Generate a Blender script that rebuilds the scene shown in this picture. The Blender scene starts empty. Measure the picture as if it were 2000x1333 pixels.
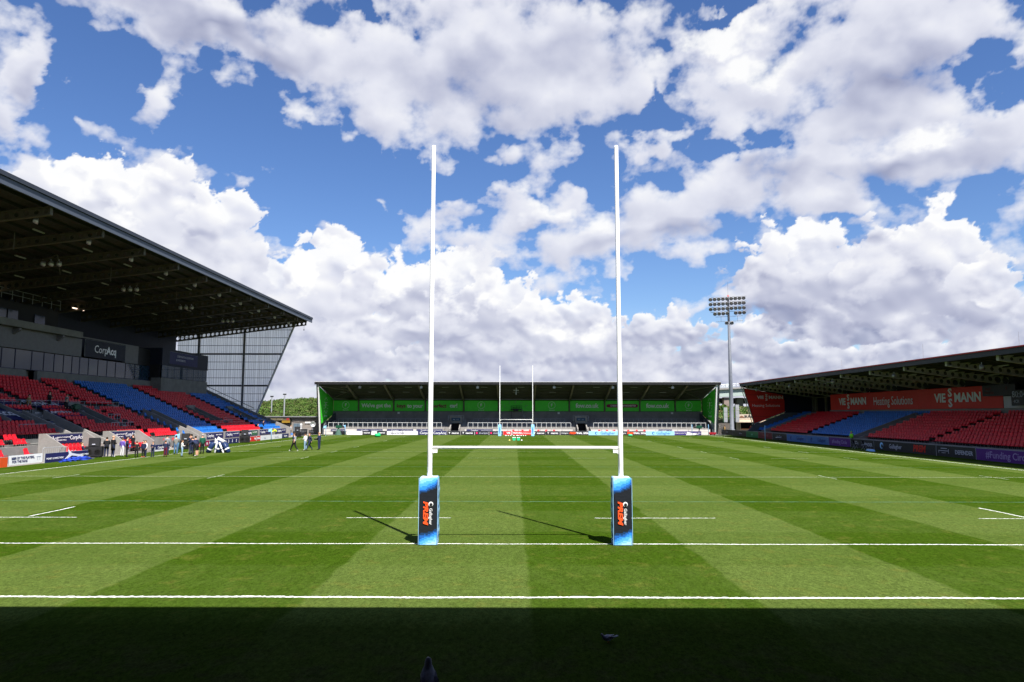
import bpy, bmesh, math, random
import numpy as np
from mathutils import Vector, Matrix
R=math.radians
sc=bpy.context.scene
random.seed(7)
# ================================================================ camera
cam=bpy.data.cameras.new('camera'); camo=bpy.data.objects.new('camera',cam); sc.collection.objects.link(camo)
sc.camera=camo
cam.sensor_width=36; cam.lens=24.91; cam.clip_start=0.1; cam.clip_end=9000
_p,_y,_r=.1023,-.0034,-.0011
camo.location=(-.32,-21.05,3.79)
camo.rotation_euler=(Matrix.Rotation(-_y,3,'Z')@Matrix.Rotation(math.pi/2+_p,3,'X')@Matrix.Rotation(-_r,3,'Z')).to_euler()
# ================================================================ exposure
vs=sc.view_settings; vs.view_transform='Standard'; vs.look='None'; vs.gamma=1; vs.use_curve_mapping=False
vs.exposure=1.25
# ================================================================ world: clear daylight sky
SUN=Vector((.315,-.591,1)).normalized()
world=bpy.data.worlds.new('World'); sc.world=world; world.use_nodes=True
wn=world.node_tree.nodes; wl=world.node_tree.links; wn.clear()
wo=wn.new('ShaderNodeOutputWorld'); wb=wn.new('ShaderNodeBackground'); sky=wn.new('ShaderNodeTexSky')
sky.sky_type='NISHITA'; sky.sun_disc=False; sky.sun_elevation=math.asin(SUN.z); sky.sun_rotation=math.atan2(SUN.x,SUN.y)
sky.air_density=1.0; sky.dust_density=.1; sky.ozone_density=5.0; sky.altitude=0
wg=wn.new('ShaderNodeHueSaturation'); wg.inputs['Hue'].default_value=.510; wg.inputs['Saturation'].default_value=1.14; wg.inputs['Value'].default_value=1.1
wl.new(sky.outputs[0],wg.inputs['Color']); wl.new(wg.outputs[0],wb.inputs[0]); wl.new(wb.outputs[0],wo.inputs[0])
wb.inputs[1].default_value=.055
# ================================================================ sun
sl=bpy.data.lights.new('sun','SUN'); sl.energy=5.0; sl.angle=R(.53); sl.color=(1,.955,.88)
so=bpy.data.objects.new('sun',sl); sc.collection.objects.link(so); so.rotation_euler=SUN.to_track_quat('Z','Y').to_euler(); so.location=(60,-120,180)
sc.cycles.max_bounces=6; sc.cycles.diffuse_bounces=3; sc.cycles.glossy_bounces=3; sc.cycles.transparent_max_bounces=12
sc.cycles.caustics_reflective=False; sc.cycles.caustics_refractive=False

# ================================================================ helpers
class NT:
    def __init__(s,tree): s.n=tree.nodes; s.l=tree.links
    def put(s,sock,v):
        if isinstance(v,bpy.types.NodeSocket): s.l.new(v,sock)
        elif v is not None: sock.default_value=v
    def new(s,t): return s.n.new(t)
    def m(s,op,a,b=None,c=None,clamp=False):
        n=s.n.new('ShaderNodeMath'); n.operation=op; n.use_clamp=clamp
        for i,x in enumerate((a,b,c)): s.put(n.inputs[i],x)
        return n.outputs[0]
    def comb(s,x,y,z):
        n=s.n.new('ShaderNodeCombineXYZ')
        for i,a in enumerate((x,y,z)): s.put(n.inputs[i],a)
        return n.outputs[0]
    def sep(s,a):
        n=s.n.new('ShaderNodeSeparateXYZ'); s.put(n.inputs[0],a); return n.outputs
    def mr(s,a,f0,f1,t0=0.,t1=1.,smooth=True):
        n=s.n.new('ShaderNodeMapRange'); n.interpolation_type='SMOOTHSTEP' if smooth else 'LINEAR'
        for i,x in enumerate((a,f0,f1,t0,t1)): s.put(n.inputs[i],x)
        return n.outputs[0]
    def noise(s,vec,scale,detail=3,rough=.5):
        n=s.n.new('ShaderNodeTexNoise')
        s.put(n.inputs['Vector'],vec); s.put(n.inputs['Scale'],scale); s.put(n.inputs['Detail'],detail); s.put(n.inputs['Roughness'],rough); return n.outputs[0]
    def mapp(s,vec,scale=(1,1,1)):
        n=s.n.new('ShaderNodeMapping'); s.put(n.inputs['Vector'],vec); n.inputs['Scale'].default_value=scale; return n.outputs[0]
    def mix(s,f,a,b,typ='MIX'):
        n=s.n.new('ShaderNodeMix'); n.data_type='RGBA'; n.blend_type=typ; n.clamp_factor=True
        s.put(n.inputs[0],f)
        for i,x in ((6,a),(7,b)): s.put(n.inputs[i],x if isinstance(x,bpy.types.NodeSocket) else (*x[:3],1))
        return n.outputs[2]
    def pos(s): return s.n.new('ShaderNodeNewGeometry').outputs['Position']
    def obj(s): return s.n.new('ShaderNodeTexCoord').outputs['Object']
    def bump(s,h,strength=.3,dist=.01):
        n=s.n.new('ShaderNodeBump'); n.inputs['Strength'].default_value=strength; n.inputs['Distance'].default_value=dist; s.put(n.inputs['Height'],h); return n.outputs[0]
def srgb(r,g,b):
    return tuple((c/255/12.92 if c<11 else ((c/255+.055)/1.055)**2.4) for c in (r,g,b))
MATS={}
def M(name,col,rough=.6,metal=0.,var=.12,scale=2.5,bump=0.,bscale=30.,spec=.18,coat=0.):
    if name in MATS: return MATS[name]
    m=bpy.data.materials.new(name); m.use_nodes=True; T=NT(m.node_tree); b=m.node_tree.nodes['Principled BSDF']
    p=T.pos(); n=T.noise(p,scale,4,.6); n2=T.noise(p,scale*9,2,.5)
    f=T.m('ADD',T.m('MULTIPLY',n,.7),T.m('MULTIPLY',n2,.3))
    f=T.mr(f,.3,.7,1-var,1+var)
    mul=T.new('ShaderNodeVectorMath'); mul.operation='SCALE'; mul.inputs[0].default_value=col[:3]; T.put(mul.inputs['Scale'],f)
    T.put(b.inputs['Base Color'],mul.outputs[0])
    T.put(b.inputs['Roughness'],T.mr(n2,.3,.7,max(rough-.08,.02),min(rough+.08,1.)))
    b.inputs['Metallic'].default_value=metal; b.inputs['Specular IOR Level'].default_value=spec
    if coat: b.inputs['Coat Weight'].default_value=coat
    if bump: T.put(b.inputs['Normal'],T.bump(T.noise(p,bscale,4,.6),bump,.02))
    MATS[name]=m; return m
col=sc.collection
def tag(o,label=None,cat=None,group=None,kind=None):
    if label: o['label']=label
    if cat: o['category']=cat
    if group: o['group']=group
    if kind: o['kind']=kind
    return o
def empty(name,loc=(0,0,0),rz=0.,label=None,cat=None,group=None):
    o=bpy.data.objects.new(name,None); o.empty_display_size=.2; o.location=loc; o.rotation_euler=(0,0,rz); col.objects.link(o); return tag(o,label,cat,group)
def mobj(name,me,parent=None):
    o=bpy.data.objects.new(name,me); col.objects.link(o)
    if parent is not None: o.parent=parent
    return o
class MB:
    """collects shapes for one mesh object"""
    def __init__(s): s.v=[]; s.f=[]; s.mi=[]; s.cur=0
    def add(s,vs,fs):
        k=len(s.v); s.v+=[tuple(v) for v in vs]; s.f+=[tuple(i+k for i in f) for f in fs]; s.mi+=[s.cur]*len(fs); return s
    def box(s,x0,x1,y0,y1,z0,z1):
        if x0>x1:x0,x1=x1,x0
        if y0>y1:y0,y1=y1,y0
        if z0>z1:z0,z1=z1,z0
        return s.add([(x0,y0,z0),(x1,y0,z0),(x1,y1,z0),(x0,y1,z0),(x0,y0,z1),(x1,y0,z1),(x1,y1,z1),(x0,y1,z1)],
            [(0,3,2,1),(4,5,6,7),(0,1,5,4),(1,2,6,5),(2,3,7,6),(3,0,4,7)])
    def prism(s,poly,axis,a,b):
        """polygon (list of 2-D points) pushed from a to b along axis; 2-D axes are the other two in order"""
        n=len(poly)
        def P(p,t): return {'x':(t,p[0],p[1]),'y':(p[0],t,p[1]),'z':(p[0],p[1],t)}[axis]
        return s.add([P(p,a) for p in poly]+[P(p,b) for p in poly],[tuple(range(n))[::-1],tuple(range(n,2*n))]+[(i,(i+1)%n,(i+1)%n+n,i+n) for i in range(n)])
    def tube(s,pts,r,n=8,caps=True):
        pts=[Vector(p) for p in pts]; rs=r if isinstance(r,(list,tuple)) else [r]*len(pts)
        rings=[]; V=[]
        up=None
        for i,p in enumerate(pts):
            d=(pts[min(i+1,len(pts)-1)]-pts[max(i-1,0)]).normalized()
            a=d.cross(Vector((0,0,1)) if abs(d.z)<.95 else Vector((1,0,0))).normalized() if up is None else (up-d*up.dot(d)).normalized()
            up=a; b=d.cross(a)
            for j in range(n):
                t=2*math.pi*j/n; V.append(p+(a*math.cos(t)+b*math.sin(t))*rs[i])
        F=[(i*n+j,i*n+(j+1)%n,(i+1)*n+(j+1)%n,(i+1)*n+j) for i in range(len(pts)-1) for j in range(n)]
        if caps: F+=[tuple(range(n))[::-1],tuple((len(pts)-1)*n+j for j in range(n))]
        return s.add(V,F)
    def lathe(s,prof,c=(0,0,0),n=12,axis='z'):
        V=[];m=len(prof)
        for r,h in prof:
            for j in range(n):
                t=2*math.pi*j/n; p=(r*math.cos(t),r*math.sin(t),h)
                if axis=='y': p=(p[0],p[2],p[1])
                if axis=='x': p=(p[2],p[0],p[1])
                V.append((p[0]+c[0],p[1]+c[1],p[2]+c[2]))
        F=[(i*n+j,i*n+(j+1)%n,(i+1)*n+(j+1)%n,(i+1)*n+j) for i in range(m-1) for j in range(n)]
        F+=[tuple(range(n))[::-1],tuple((m-1)*n+j for j in range(n))]
        return s.add(V,F)
    def quad(s,a,b,c,d): return s.add([a,b,c,d],[(0,1,2,3)])
    def mesh(s,name,mats,smooth=False,bevel=0.):
        me=bpy.data.meshes.new(name); me.from_pydata(s.v,[],s.f); me.update()
        for m in (mats if isinstance(mats,(list,tuple)) else [mats]): me.materials.append(m)
        me.polygons.foreach_set('material_index',s.mi)
        bm=bmesh.new(); bm.from_mesh(me); bmesh.ops.recalc_face_normals(bm,faces=bm.faces)
        if bevel: bmesh.ops.bevel(bm,geom=[e for e in bm.edges if len(e.link_faces)==2 and e.calc_face_angle(0)>.6],offset=bevel,segments=2,affect='EDGES',clamp_overlap=True)
        bm.to_mesh(me); bm.free()
        if smooth: me.polygons.foreach_set('use_smooth',[True]*len(me.polygons))
        return me
    def build(s,name,mats,parent=None,smooth=False,bevel=0.): return mobj(name,s.mesh(name,mats,smooth,bevel),parent)
def B(*a): return MB().box(*a)
FT={}
def text(s,size,loc,right,up,mat,parent,bold=0.,name='lettering',align='CENTER',space=1.,xs=1.,depth=.004,shear=0.):
    """flat lettering on a sign (a mesh)"""
    key=(s,size,mat.name,bold,align,space,depth,shear)
    if key not in FT:
        cu=bpy.data.curves.new('lettering','FONT'); cu.body=s; cu.size=size; cu.align_x=align; cu.align_y='CENTER'; cu.offset=bold*size; cu.space_character=space
        cu.extrude=depth; cu.resolution_u=2; cu.shear=shear; cu.materials.append(mat)
        t=bpy.data.objects.new('lettering',cu); FT[key]=bpy.data.meshes.new_from_object(t); bpy.data.objects.remove(t)
    o=bpy.data.objects.new(name,FT[key]); col.objects.link(o)
    r=Vector(right).normalized(); u=Vector(up).normalized(); n=r.cross(u)
    o.matrix_world=Matrix.Translation(loc)@Matrix((r,u,n)).transposed().to_4x4()@Matrix.Diagonal((xs,1,1,1))
    if parent is not None:
        pm=Matrix.Translation(parent.location)@parent.rotation_euler.to_matrix().to_4x4()
        mw=o.matrix_world.copy(); o.parent=parent; o.matrix_basis=pm.inverted()@mw
    return o
# ---- common materials
white_paint=M('white paint',(.80,.80,.79),.35,var=.04,spec=.5)
concrete=M('concrete',(.215,.205,.197),.85,var=.16,scale=.8,bump=.25,bscale=9)
dark_concrete=M('dark concrete',(.16,.16,.155),.85,var=.18,scale=.8,bump=.2,bscale=9)
galv=M('galvanised steel',(.42,.43,.44),.45,metal=.7,var=.12)
grey_steel=M('grey painted steel',(.30,.32,.35),.5,var=.1)
cream_steel=M('pale painted steel beams',(.13,.12,.085),.55,var=.14,scale=.7)
roof_steel=M('dim olive roof steel',(.075,.068,.045),.6,var=.14,scale=.7)
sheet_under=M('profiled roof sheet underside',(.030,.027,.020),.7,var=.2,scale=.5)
black=M('black plastic',(.018,.018,.02),.45,var=.2)
rubber=M('black rubber',(.012,.012,.012),.8)
navy=M('navy print',(.016,.018,.085),.5,var=.08)
dnavy=M('dark navy cladding',(.014,.017,.032),.55,var=.2)
white_ink=M('white lettering',(.72,.72,.74),.5,var=.05)
grey_ink=M('grey lettering',(.38,.40,.48),.5,var=.05)
red_ink=M('orange red lettering',(.85,.085,.02),.5,var=.04)
black_board=M('black board print',(.016,.017,.022),.5,var=.1)
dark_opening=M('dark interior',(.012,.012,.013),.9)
seat_red=M('red plastic seat',(.52,.008,.018),.5,var=.26,scale=1.8,spec=.25)
seat_blue=M('blue plastic seat',(.012,.12,.42),.5,var=.26,scale=1.8,spec=.25)
light_blue=M('light blue print',(.27,.55,.86),.5,var=.05)
glass=M('dark window glass',(.012,.028,.05),.04,var=.1,spec=.35)
clad=M('grey cladding panel',(.13,.13,.14),.5,var=.1)
green_panel=M('green sign panel',(.08,.66,.05),.5,var=.07)
skin=M('skin',(.55,.30,.20),.6,var=.05)

# ================================================================ sky: clouds on a far dome
def _hash(ix,iy,s):
    h=(ix.astype(np.int64)*374761393+iy.astype(np.int64)*668265263+s*1442695041)&0xffffffff
    h=((h^(h>>13))*1274126177)&0xffffffff
    h=((h^(h>>16))*2246822519)&0xffffffff
    return ((h^(h>>15))&0xffffff)/16777216.
def vnoise(x,y,s):
    ix=np.floor(x);iy=np.floor(y);fx=x-ix;fy=y-iy;r=0
    for dx in(0,1):
        for dy in(0,1):
            a=_hash(ix+dx,iy+dy,s)*6.2832
            g=np.cos(a)*(fx-dx)+np.sin(a)*(fy-dy)
            u=fx*fx*fx*(fx*(fx*6-15)+10);v=fy*fy*fy*(fy*(fy*6-15)+10)
            r=r+g*(u if dx else 1-u)*(v if dy else 1-v)
    return r*1.5
def fbm(x,y,s,o=5,g=.5,l=2.03):
    r=0;a=1.;n=0
    for i in range(o):
        r=r+a*vnoise(x,y,s+i*17);n+=a;a*=g;x=x*l+3.1;y=y*l+1.7
    return r/n
def worley(x,y,s):
    ix=np.floor(x);iy=np.floor(y);m=np.full(np.shape(x),9.)
    for dx in(-1,0,1):
        for dy in(-1,0,1):
            cx=ix+dx;cy=iy+dy
            px=cx+_hash(cx,cy,s);py=cy+_hash(cx,cy,s+99)
            m=np.minimum(m,(px-x)**2+(py-y)**2)
    return np.clip(1-np.sqrt(m),0,1)      # 1 at the middle of a puff
def puffs(x,y,s,o=4,g=.5):
    r=0;a=1.;n=0
    for i in range(o):
        r=r+a*worley(x,y,s+i*31);n+=a;a*=g;x=x*2.1+.37;y=y*2.1+.91
    return r/n
def ell(L,x,y,add=False):
    r=np.full(x.shape,-1.)
    for (a,b,rx,ry,th,amp) in L:
        c,s=math.cos(th),math.sin(th)
        dx=x-a;dy=y-b
        d=np.sqrt(((dx*c+dy*s)/rx)**2+((-dx*s+dy*c)/ry)**2)
        r=np.maximum(r,amp*(1-d))
    return r
def blur(a,n):
    k=np.exp(-.5*(np.arange(-2*n,2*n+1)/n)**2);k/=k.sum()
    p=np.pad(a,((2*n,2*n),(0,0)),'edge');a=sum(k[i]*p[i:i+a.shape[0]] for i in range(4*n+1))
    p=np.pad(a,((0,0),(2*n,2*n)),'edge');return sum(k[i]*p[:,i:i+a.shape[1]] for i in range(4*n+1))
def clouds(az,el,step):
    """cover and light of the clouds over a grid of directions (rows = elevation, upwards)"""
    X=az*8;Y=el*11
    w1x=fbm(X,Y,1,4);w1y=fbm(X,Y,2,4)
    w2x=fbm(X*3.6,Y*3.6,3,6,.58);w2y=fbm(X*3.6,Y*3.6,4,6,.58)
    def pf(s0,seed,o):return puffs(az*s0+w2x*.45+w1x*.6,el*s0*1.2+w2y*.45+w1y*.6,seed,o,.5)
    # --- the high, near clouds: soft and ragged
    x=az+w1x*.055+w2x*.024;y=el+w1y*.04+w2y*.018
    P=ell(PLUS,x,y);M=np.maximum(ell(MINUS,x,y),0)
    B=pf(13.,50,4);F=fbm(X*2.2,Y*2.2,60,8,.52)
    n=B*.45+F*1.0
    P=np.where(P<0,P*2.2,P)
    dens=(P-M*.9)*1.25+n-.19
    hi=np.clip(dens/.80,0,1);hi=1-(1-hi)**2.4
    G=np.clip(ell(GREY,az+w1x*.10,el+w1y*.07),0,1);W=np.clip(ell(WHITE,az+w1x*.06+w2x*.03,el+w1y*.04+w2y*.03),0,1)
    hb=blur(.45*B+.6*F+.5*np.clip(P,0,.5),7)
    rel=-(np.gradient(hb,step,axis=0)*.9+np.gradient(hb,step,axis=1)*.4)
    lit=.73+rel*.012-G*.80+W*.8+F*.22-.10*np.clip(dens,0,1)
    A=hi*(.97);L=lit
    # --- the bank of cumulus heaps, far ones first
    B1=pf(24.,70,4);B2=pf(48.,80,4)
    r1=blur(B1+.25*F,4);r2=blur(B2+.25*F,2)
    R1=-(np.gradient(r1,step,axis=0)*.9+np.gradient(r1,step,axis=1)*.45)
    R2=-(np.gradient(r2,step,axis=0)*.9+np.gradient(r2,step,axis=1)*.45)
    bx=az+w1x*.018+w2x*.016;by=el+w1y*.012+w2y*.012
    a0=np.zeros_like(A);l0_=np.zeros_like(A)
    for k,(a,b,rx,ry,th,l1,l0) in enumerate(HEAPS):
        c,s=math.cos(th),math.sin(th)
        m=(np.abs(az-a)<rx*1.8+.05)&(el>b-ry*.9-.05)&(el<b+ry*1.6+.05)
        rr=np.where(m.any(1))[0];cc=np.where(m.any(0))[0]
        if not len(rr) or not len(cc): continue
        sl=(slice(rr[0],rr[-1]+1),slice(cc[0],cc[-1]+1))
        dx=bx[sl]-a;dy=by[sl]-b;u=(dx*c+dy*s)/rx;v=(-dx*s+dy*c)/ry
        big=np.clip((ry-.025)/.05,0,1)
        Bb=B1[sl]*big+B2[sl]*(1-big);Rb=R1[sl]*big*.016+R2[sl]*(1-big)*.008
        d=1-np.sqrt(u*u+np.where(v>0,v*v,(v*2.6)**2))
        den=d+(Bb-.50)*1.0+F[sl]*.35+.10
        up=np.clip(den/(.09),0,1);dn=np.clip(den/.40,0,1)
        t=np.clip(v*1.5+.2,0,1);al=up*t+dn*(1-t);al=al*al*(3-2*al)*.96
        g=np.clip(v*1.05-.06+w1x[sl]*.35+F[sl]*.25+(.25-den)*.35,0,1);g=g*g*(3-2*g)
        li=(l0+.0)+(l1-l0+.04)*g+Rb*(.4+.6*t)+(1-up)*.12
        a0[sl]=a0[sl]+(1-a0[sl])*al
        l0_[sl]=l0_[sl]*(1-al)+li*al
    l0_=l0_/np.maximum(a0,1e-3)
    # thin veil between the heaps near the horizon
    veil=np.clip(np.clip((.15-el)/.15,0,1)**.9*.60*np.clip(.75+F*1.4,0,1)+np.clip((.07-el)/.06,0,1)*.75,0,1)
    a1=a0+(1-a0)*veil;L1=(l0_*a0+.52*(a1-a0))/np.maximum(a1,1e-3)
    L1=L1-np.clip(ell(GREY,az+w1x*.05,el+w1y*.04),0,1)*.25
    low=a0
    # high clouds hang in front of the bank
    al=A+(1-A)*a1
    li=(L*A+L1*(1-A)*a1)/np.maximum(al,1e-3)
    return al,np.clip(li,0,1)
PLUS = [(-0.432,0.493,0.194,0.043,-0.04,1.0),(-0.269,0.47,0.185,0.053,-0.206,1.0),(-0.153,0.455,0.146,0.083,-0.275,1.0),(-0.003,0.497,0.246,0.089,-0.053,1.0),(0.072,0.452,0.154,0.069,0.057,1.0),(-0.181,0.405,0.063,0.041,-0.432,0.8),(0.319,0.472,0.1,0.053,-0.156,1.0),(0.303,0.416,0.088,0.039,-0.368,1.0),(0.436,0.444,0.123,0.055,0.217,1.0),(0.521,0.455,0.136,0.061,-0.085,1.0),(0.493,0.38,0.121,0.055,0.153,1.0),(0.578,0.463,0.086,0.033,-0.105,1.0),(0.563,0.314,0.122,0.053,-0.051,1.0),(0.443,0.328,0.097,0.038,0.109,1.0),(0.616,0.332,0.063,0.039,-0.227,1.0),(0.208,0.266,0.122,0.052,0.237,1.0),(0.313,0.305,0.09,0.043,0.065,1.0),(0.092,0.235,0.108,0.042,0.049,1.0),(0.416,0.294,0.091,0.034,-0.225,1.0),(0.207,0.364,0.042,0.023,0.419,1.0),(-0.014,0.354,0.039,0.024,0.645,0.45),(0.067,0.306,0.038,0.033,-0.027,0.7),(-0.114,0.274,0.066,0.028,0.268,0.6),(0.012,0.279,0.052,0.025,-0.012,0.75),(-0.055,0.243,0.096,0.028,0.084,0.6),(-0.636,0.391,0.031,0.053,-0.04,1.0),(-0.642,0.334,0.023,0.022,0.222,0.8),(-0.488,0.388,0.021,0.018,0.178,0.42),(-0.546,0.349,0.02,0.014,-0.19,0.36),(-0.63,0.3,0.024,0.019,-0.42,0.5),(-0.467,0.326,0.024,0.012,0.146,0.0)]
MINUS = [(-0.077,0.32,0.111,0.034,0.004,0.9),(-0.228,0.525,0.033,0.017,0.091,0.8),(0.321,0.52,0.064,0.012,-0.087,0.9),(0.611,0.406,0.043,0.031,0.119,1.0),(0.633,0.362,0.03,0.032,-0.246,0.5),(0.274,0.358,0.108,0.021,-0.112,0.8),(0.187,0.433,0.016,0.038,0.076,0.8),(0.116,0.345,0.051,0.04,-0.047,0.8),(0.199,0.175,0.109,0.03,0.129,1.0),(0.156,0.148,0.042,0.021,-0.028,0.8),(0.28,0.116,0.03,0.042,-0.036,0.8),(0.577,0.119,0.021,0.017,0.526,0.7),(0.585,0.245,0.045,0.024,0.446,0.9),(0.439,0.259,0.036,0.014,-0.122,0.5),(-0.578,0.372,0.05,0.083,0.206,0.75),(-0.531,0.427,0.056,0.024,-0.149,0.8),(-0.426,0.373,0.058,0.048,0.14,1.0),(-0.53,0.405,0.039,0.036,-0.161,0.9),(-0.374,0.364,0.095,0.068,0.112,0.8),(-0.319,0.292,0.076,0.072,0.078,0.9),(-0.178,0.24,0.05,0.031,0.034,0.6),(-0.371,0.261,0.016,0.026,0.092,0.5),(-0.265,0.33,0.093,0.062,0.067,1.3),(-0.336,0.388,0.06,0.039,-0.226,1.0),(-0.151,0.317,0.066,0.041,0.033,0.9),(-0.222,0.273,0.05,0.034,0.05,1.2)]
GREY = [(-0.419,0.487,0.145,0.032,-0.07,0.75),(-0.078,0.452,0.151,0.056,-0.001,0.5),(0.08,0.483,0.112,0.043,-0.058,0.35),(0.495,0.41,0.122,0.054,0.096,0.75),(0.523,0.303,0.114,0.03,-0.032,0.55),(0.392,0.316,0.085,0.026,0.04,0.4),(0.249,0.236,0.1,0.024,0.243,0.5),(0.47,0.159,0.115,0.021,-0.09,0.6),(0.384,0.126,0.119,0.027,-0.059,0.8),(0.461,0.212,0.035,0.016,0.083,0.7),(0.551,0.103,0.08,0.025,-0.068,0.5),(0.15,0.226,0.105,0.021,0.124,0.35),(-0.439,0.235,0.044,0.02,0.19,0.8),(-0.003,0.121,0.087,0.018,-0.093,0.7),(-0.09,0.114,0.094,0.014,0.003,0.7),(0.076,0.085,0.072,0.014,-0.011,0.6),(-0.26,0.146,0.084,0.017,0.031,0.4),(0.211,0.111,0.062,0.014,-0.029,0.5),(-0.286,0.075,0.181,0.021,0.014,0.5),(-0.003,0.064,0.469,0.022,-0.016,0.45),(0.344,0.08,0.122,0.017,-0.035,0.5),(-0.635,0.37,0.026,0.032,0.236,0.45)]
WHITE = [(-0.551,0.289,0.063,0.03,0.155,0.7),(-0.471,0.288,0.049,0.025,0.129,0.7),(-0.262,0.201,0.049,0.031,0.046,0.9),(-0.127,0.185,0.08,0.043,0.014,1.0),(-0.04,0.157,0.058,0.029,0.0,0.8),(0.084,0.128,0.065,0.029,-0.016,0.6),(0.306,0.494,0.074,0.024,-0.075,0.8),(0.345,0.447,0.053,0.03,-0.152,0.6),(0.122,0.262,0.043,0.028,-0.038,0.3),(0.389,0.238,0.043,0.02,0.081,0.8),(0.525,0.229,0.027,0.018,-0.133,0.7),(0.548,0.34,0.042,0.018,0.181,0.5),(0.603,0.123,0.03,0.029,0.527,0.5),(-0.51,0.239,0.076,0.038,-0.27,0.6),(0.041,0.285,0.03,0.021,-0.017,0.4)]
HEAPS = [(-0.6,0.04,0.062,0.024,0.025,0.7,0.35),(-0.527,0.043,0.062,0.028,0.022,0.7,0.35),(-0.454,0.044,0.066,0.029,0.018,0.7,0.35),(-0.363,0.043,0.065,0.027,0.014,0.6,0.35),(-0.311,0.042,0.06,0.023,0.011,0.65,0.4),(-0.224,0.045,0.077,0.028,0.007,0.7,0.4),(-0.126,0.048,0.072,0.03,0.003,0.75,0.4),(-0.032,0.046,0.072,0.029,-0.001,0.8,0.4),(0.054,0.048,0.064,0.032,-0.005,0.8,0.4),(0.14,0.046,0.07,0.033,-0.009,0.7,0.4),(0.23,0.043,0.061,0.028,-0.013,0.7,0.4),(0.304,0.042,0.052,0.025,-0.016,0.6,0.35),(0.381,0.045,0.066,0.027,-0.021,0.65,0.3),(0.465,0.042,0.067,0.023,-0.024,0.6,0.3),(0.563,0.04,0.064,0.027,-0.028,0.7,0.35),(-0.292,0.07,0.075,0.038,0.017,0.85,0.4),(-0.217,0.077,0.091,0.042,0.012,0.75,0.4),(-0.104,0.069,0.072,0.034,0.003,0.85,0.45),(-0.011,0.072,0.087,0.038,-0.004,0.8,0.4),(0.09,0.07,0.064,0.035,-0.01,0.85,0.45),(0.176,0.073,0.055,0.04,-0.016,0.8,0.4),(0.258,0.072,0.047,0.031,-0.022,0.6,0.3),(0.331,0.073,0.038,0.034,-0.028,0.75,0.35),(0.412,0.066,0.076,0.032,-0.033,0.8,0.3),(0.511,0.067,0.058,0.031,-0.041,0.8,0.35),(0.594,0.061,0.052,0.036,-0.044,0.7,0.3),(-0.383,0.073,0.077,0.04,0.025,0.8,0.4),(-0.473,0.07,0.122,0.045,0.03,0.8,0.4),(-0.581,0.066,0.109,0.048,0.038,0.8,0.4),(-0.352,0.115,0.1,0.054,0.034,0.85,0.5),(-0.259,0.111,0.083,0.049,0.023,0.85,0.45),(-0.176,0.109,0.064,0.043,0.014,0.9,0.5),(-0.076,0.103,0.094,0.045,0.002,0.9,0.4),(0.018,0.101,0.065,0.048,-0.007,0.95,0.4),(0.112,0.099,0.057,0.043,-0.015,0.9,0.45),(0.211,0.104,0.068,0.038,-0.027,0.8,0.35),(0.339,0.104,0.029,0.023,-0.039,0.8,0.4),(0.432,0.1,0.108,0.022,-0.053,0.45,0.2),(0.55,0.094,0.061,0.029,-0.062,0.75,0.4),(0.605,0.082,0.04,0.062,-0.06,0.9,0.35),(-0.314,0.15,0.081,0.055,0.04,0.9,0.6),(-0.257,0.156,0.061,0.078,0.034,1.0,0.7),(-0.205,0.155,0.042,0.049,0.027,0.9,0.6),(-0.411,0.165,0.083,0.072,0.062,0.9,0.55),(-0.148,0.142,0.043,0.071,0.016,1.0,0.6),(-0.098,0.132,0.087,0.089,0.006,1.0,0.45),(-0.022,0.136,0.055,0.063,-0.002,1.0,0.5),(0.076,0.114,0.063,0.052,-0.014,1.0,0.5),(0.033,0.121,0.033,0.043,-0.007,0.95,0.5),(0.232,0.104,0.034,0.021,-0.028,0.6,0.4),(0.409,0.129,0.088,0.037,-0.063,0.5,0.22),(0.469,0.13,0.124,0.058,-0.075,0.85,0.25),(0.392,0.165,0.09,0.076,-0.076,1.0,0.45),(0.341,0.168,0.042,0.045,-0.064,0.8,0.4),(0.531,0.138,0.068,0.092,-0.087,1.0,0.4),(0.493,0.145,0.06,0.082,-0.083,0.85,0.4),(0.589,0.136,0.037,0.049,-0.094,0.95,0.45),(-0.507,0.183,0.12,0.075,0.086,0.95,0.6),(-0.394,0.21,0.045,0.072,0.078,1.0,0.6),(-0.564,0.226,0.061,0.074,0.128,1.0,0.65),(-0.515,0.232,0.077,0.079,0.115,1.0,0.7),(-0.463,0.245,0.046,0.068,0.109,1.0,0.7),(-0.423,0.223,0.025,0.052,0.092,0.9,0.6),(-0.612,0.243,0.031,0.035,0.156,0.9,0.6)]
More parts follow.
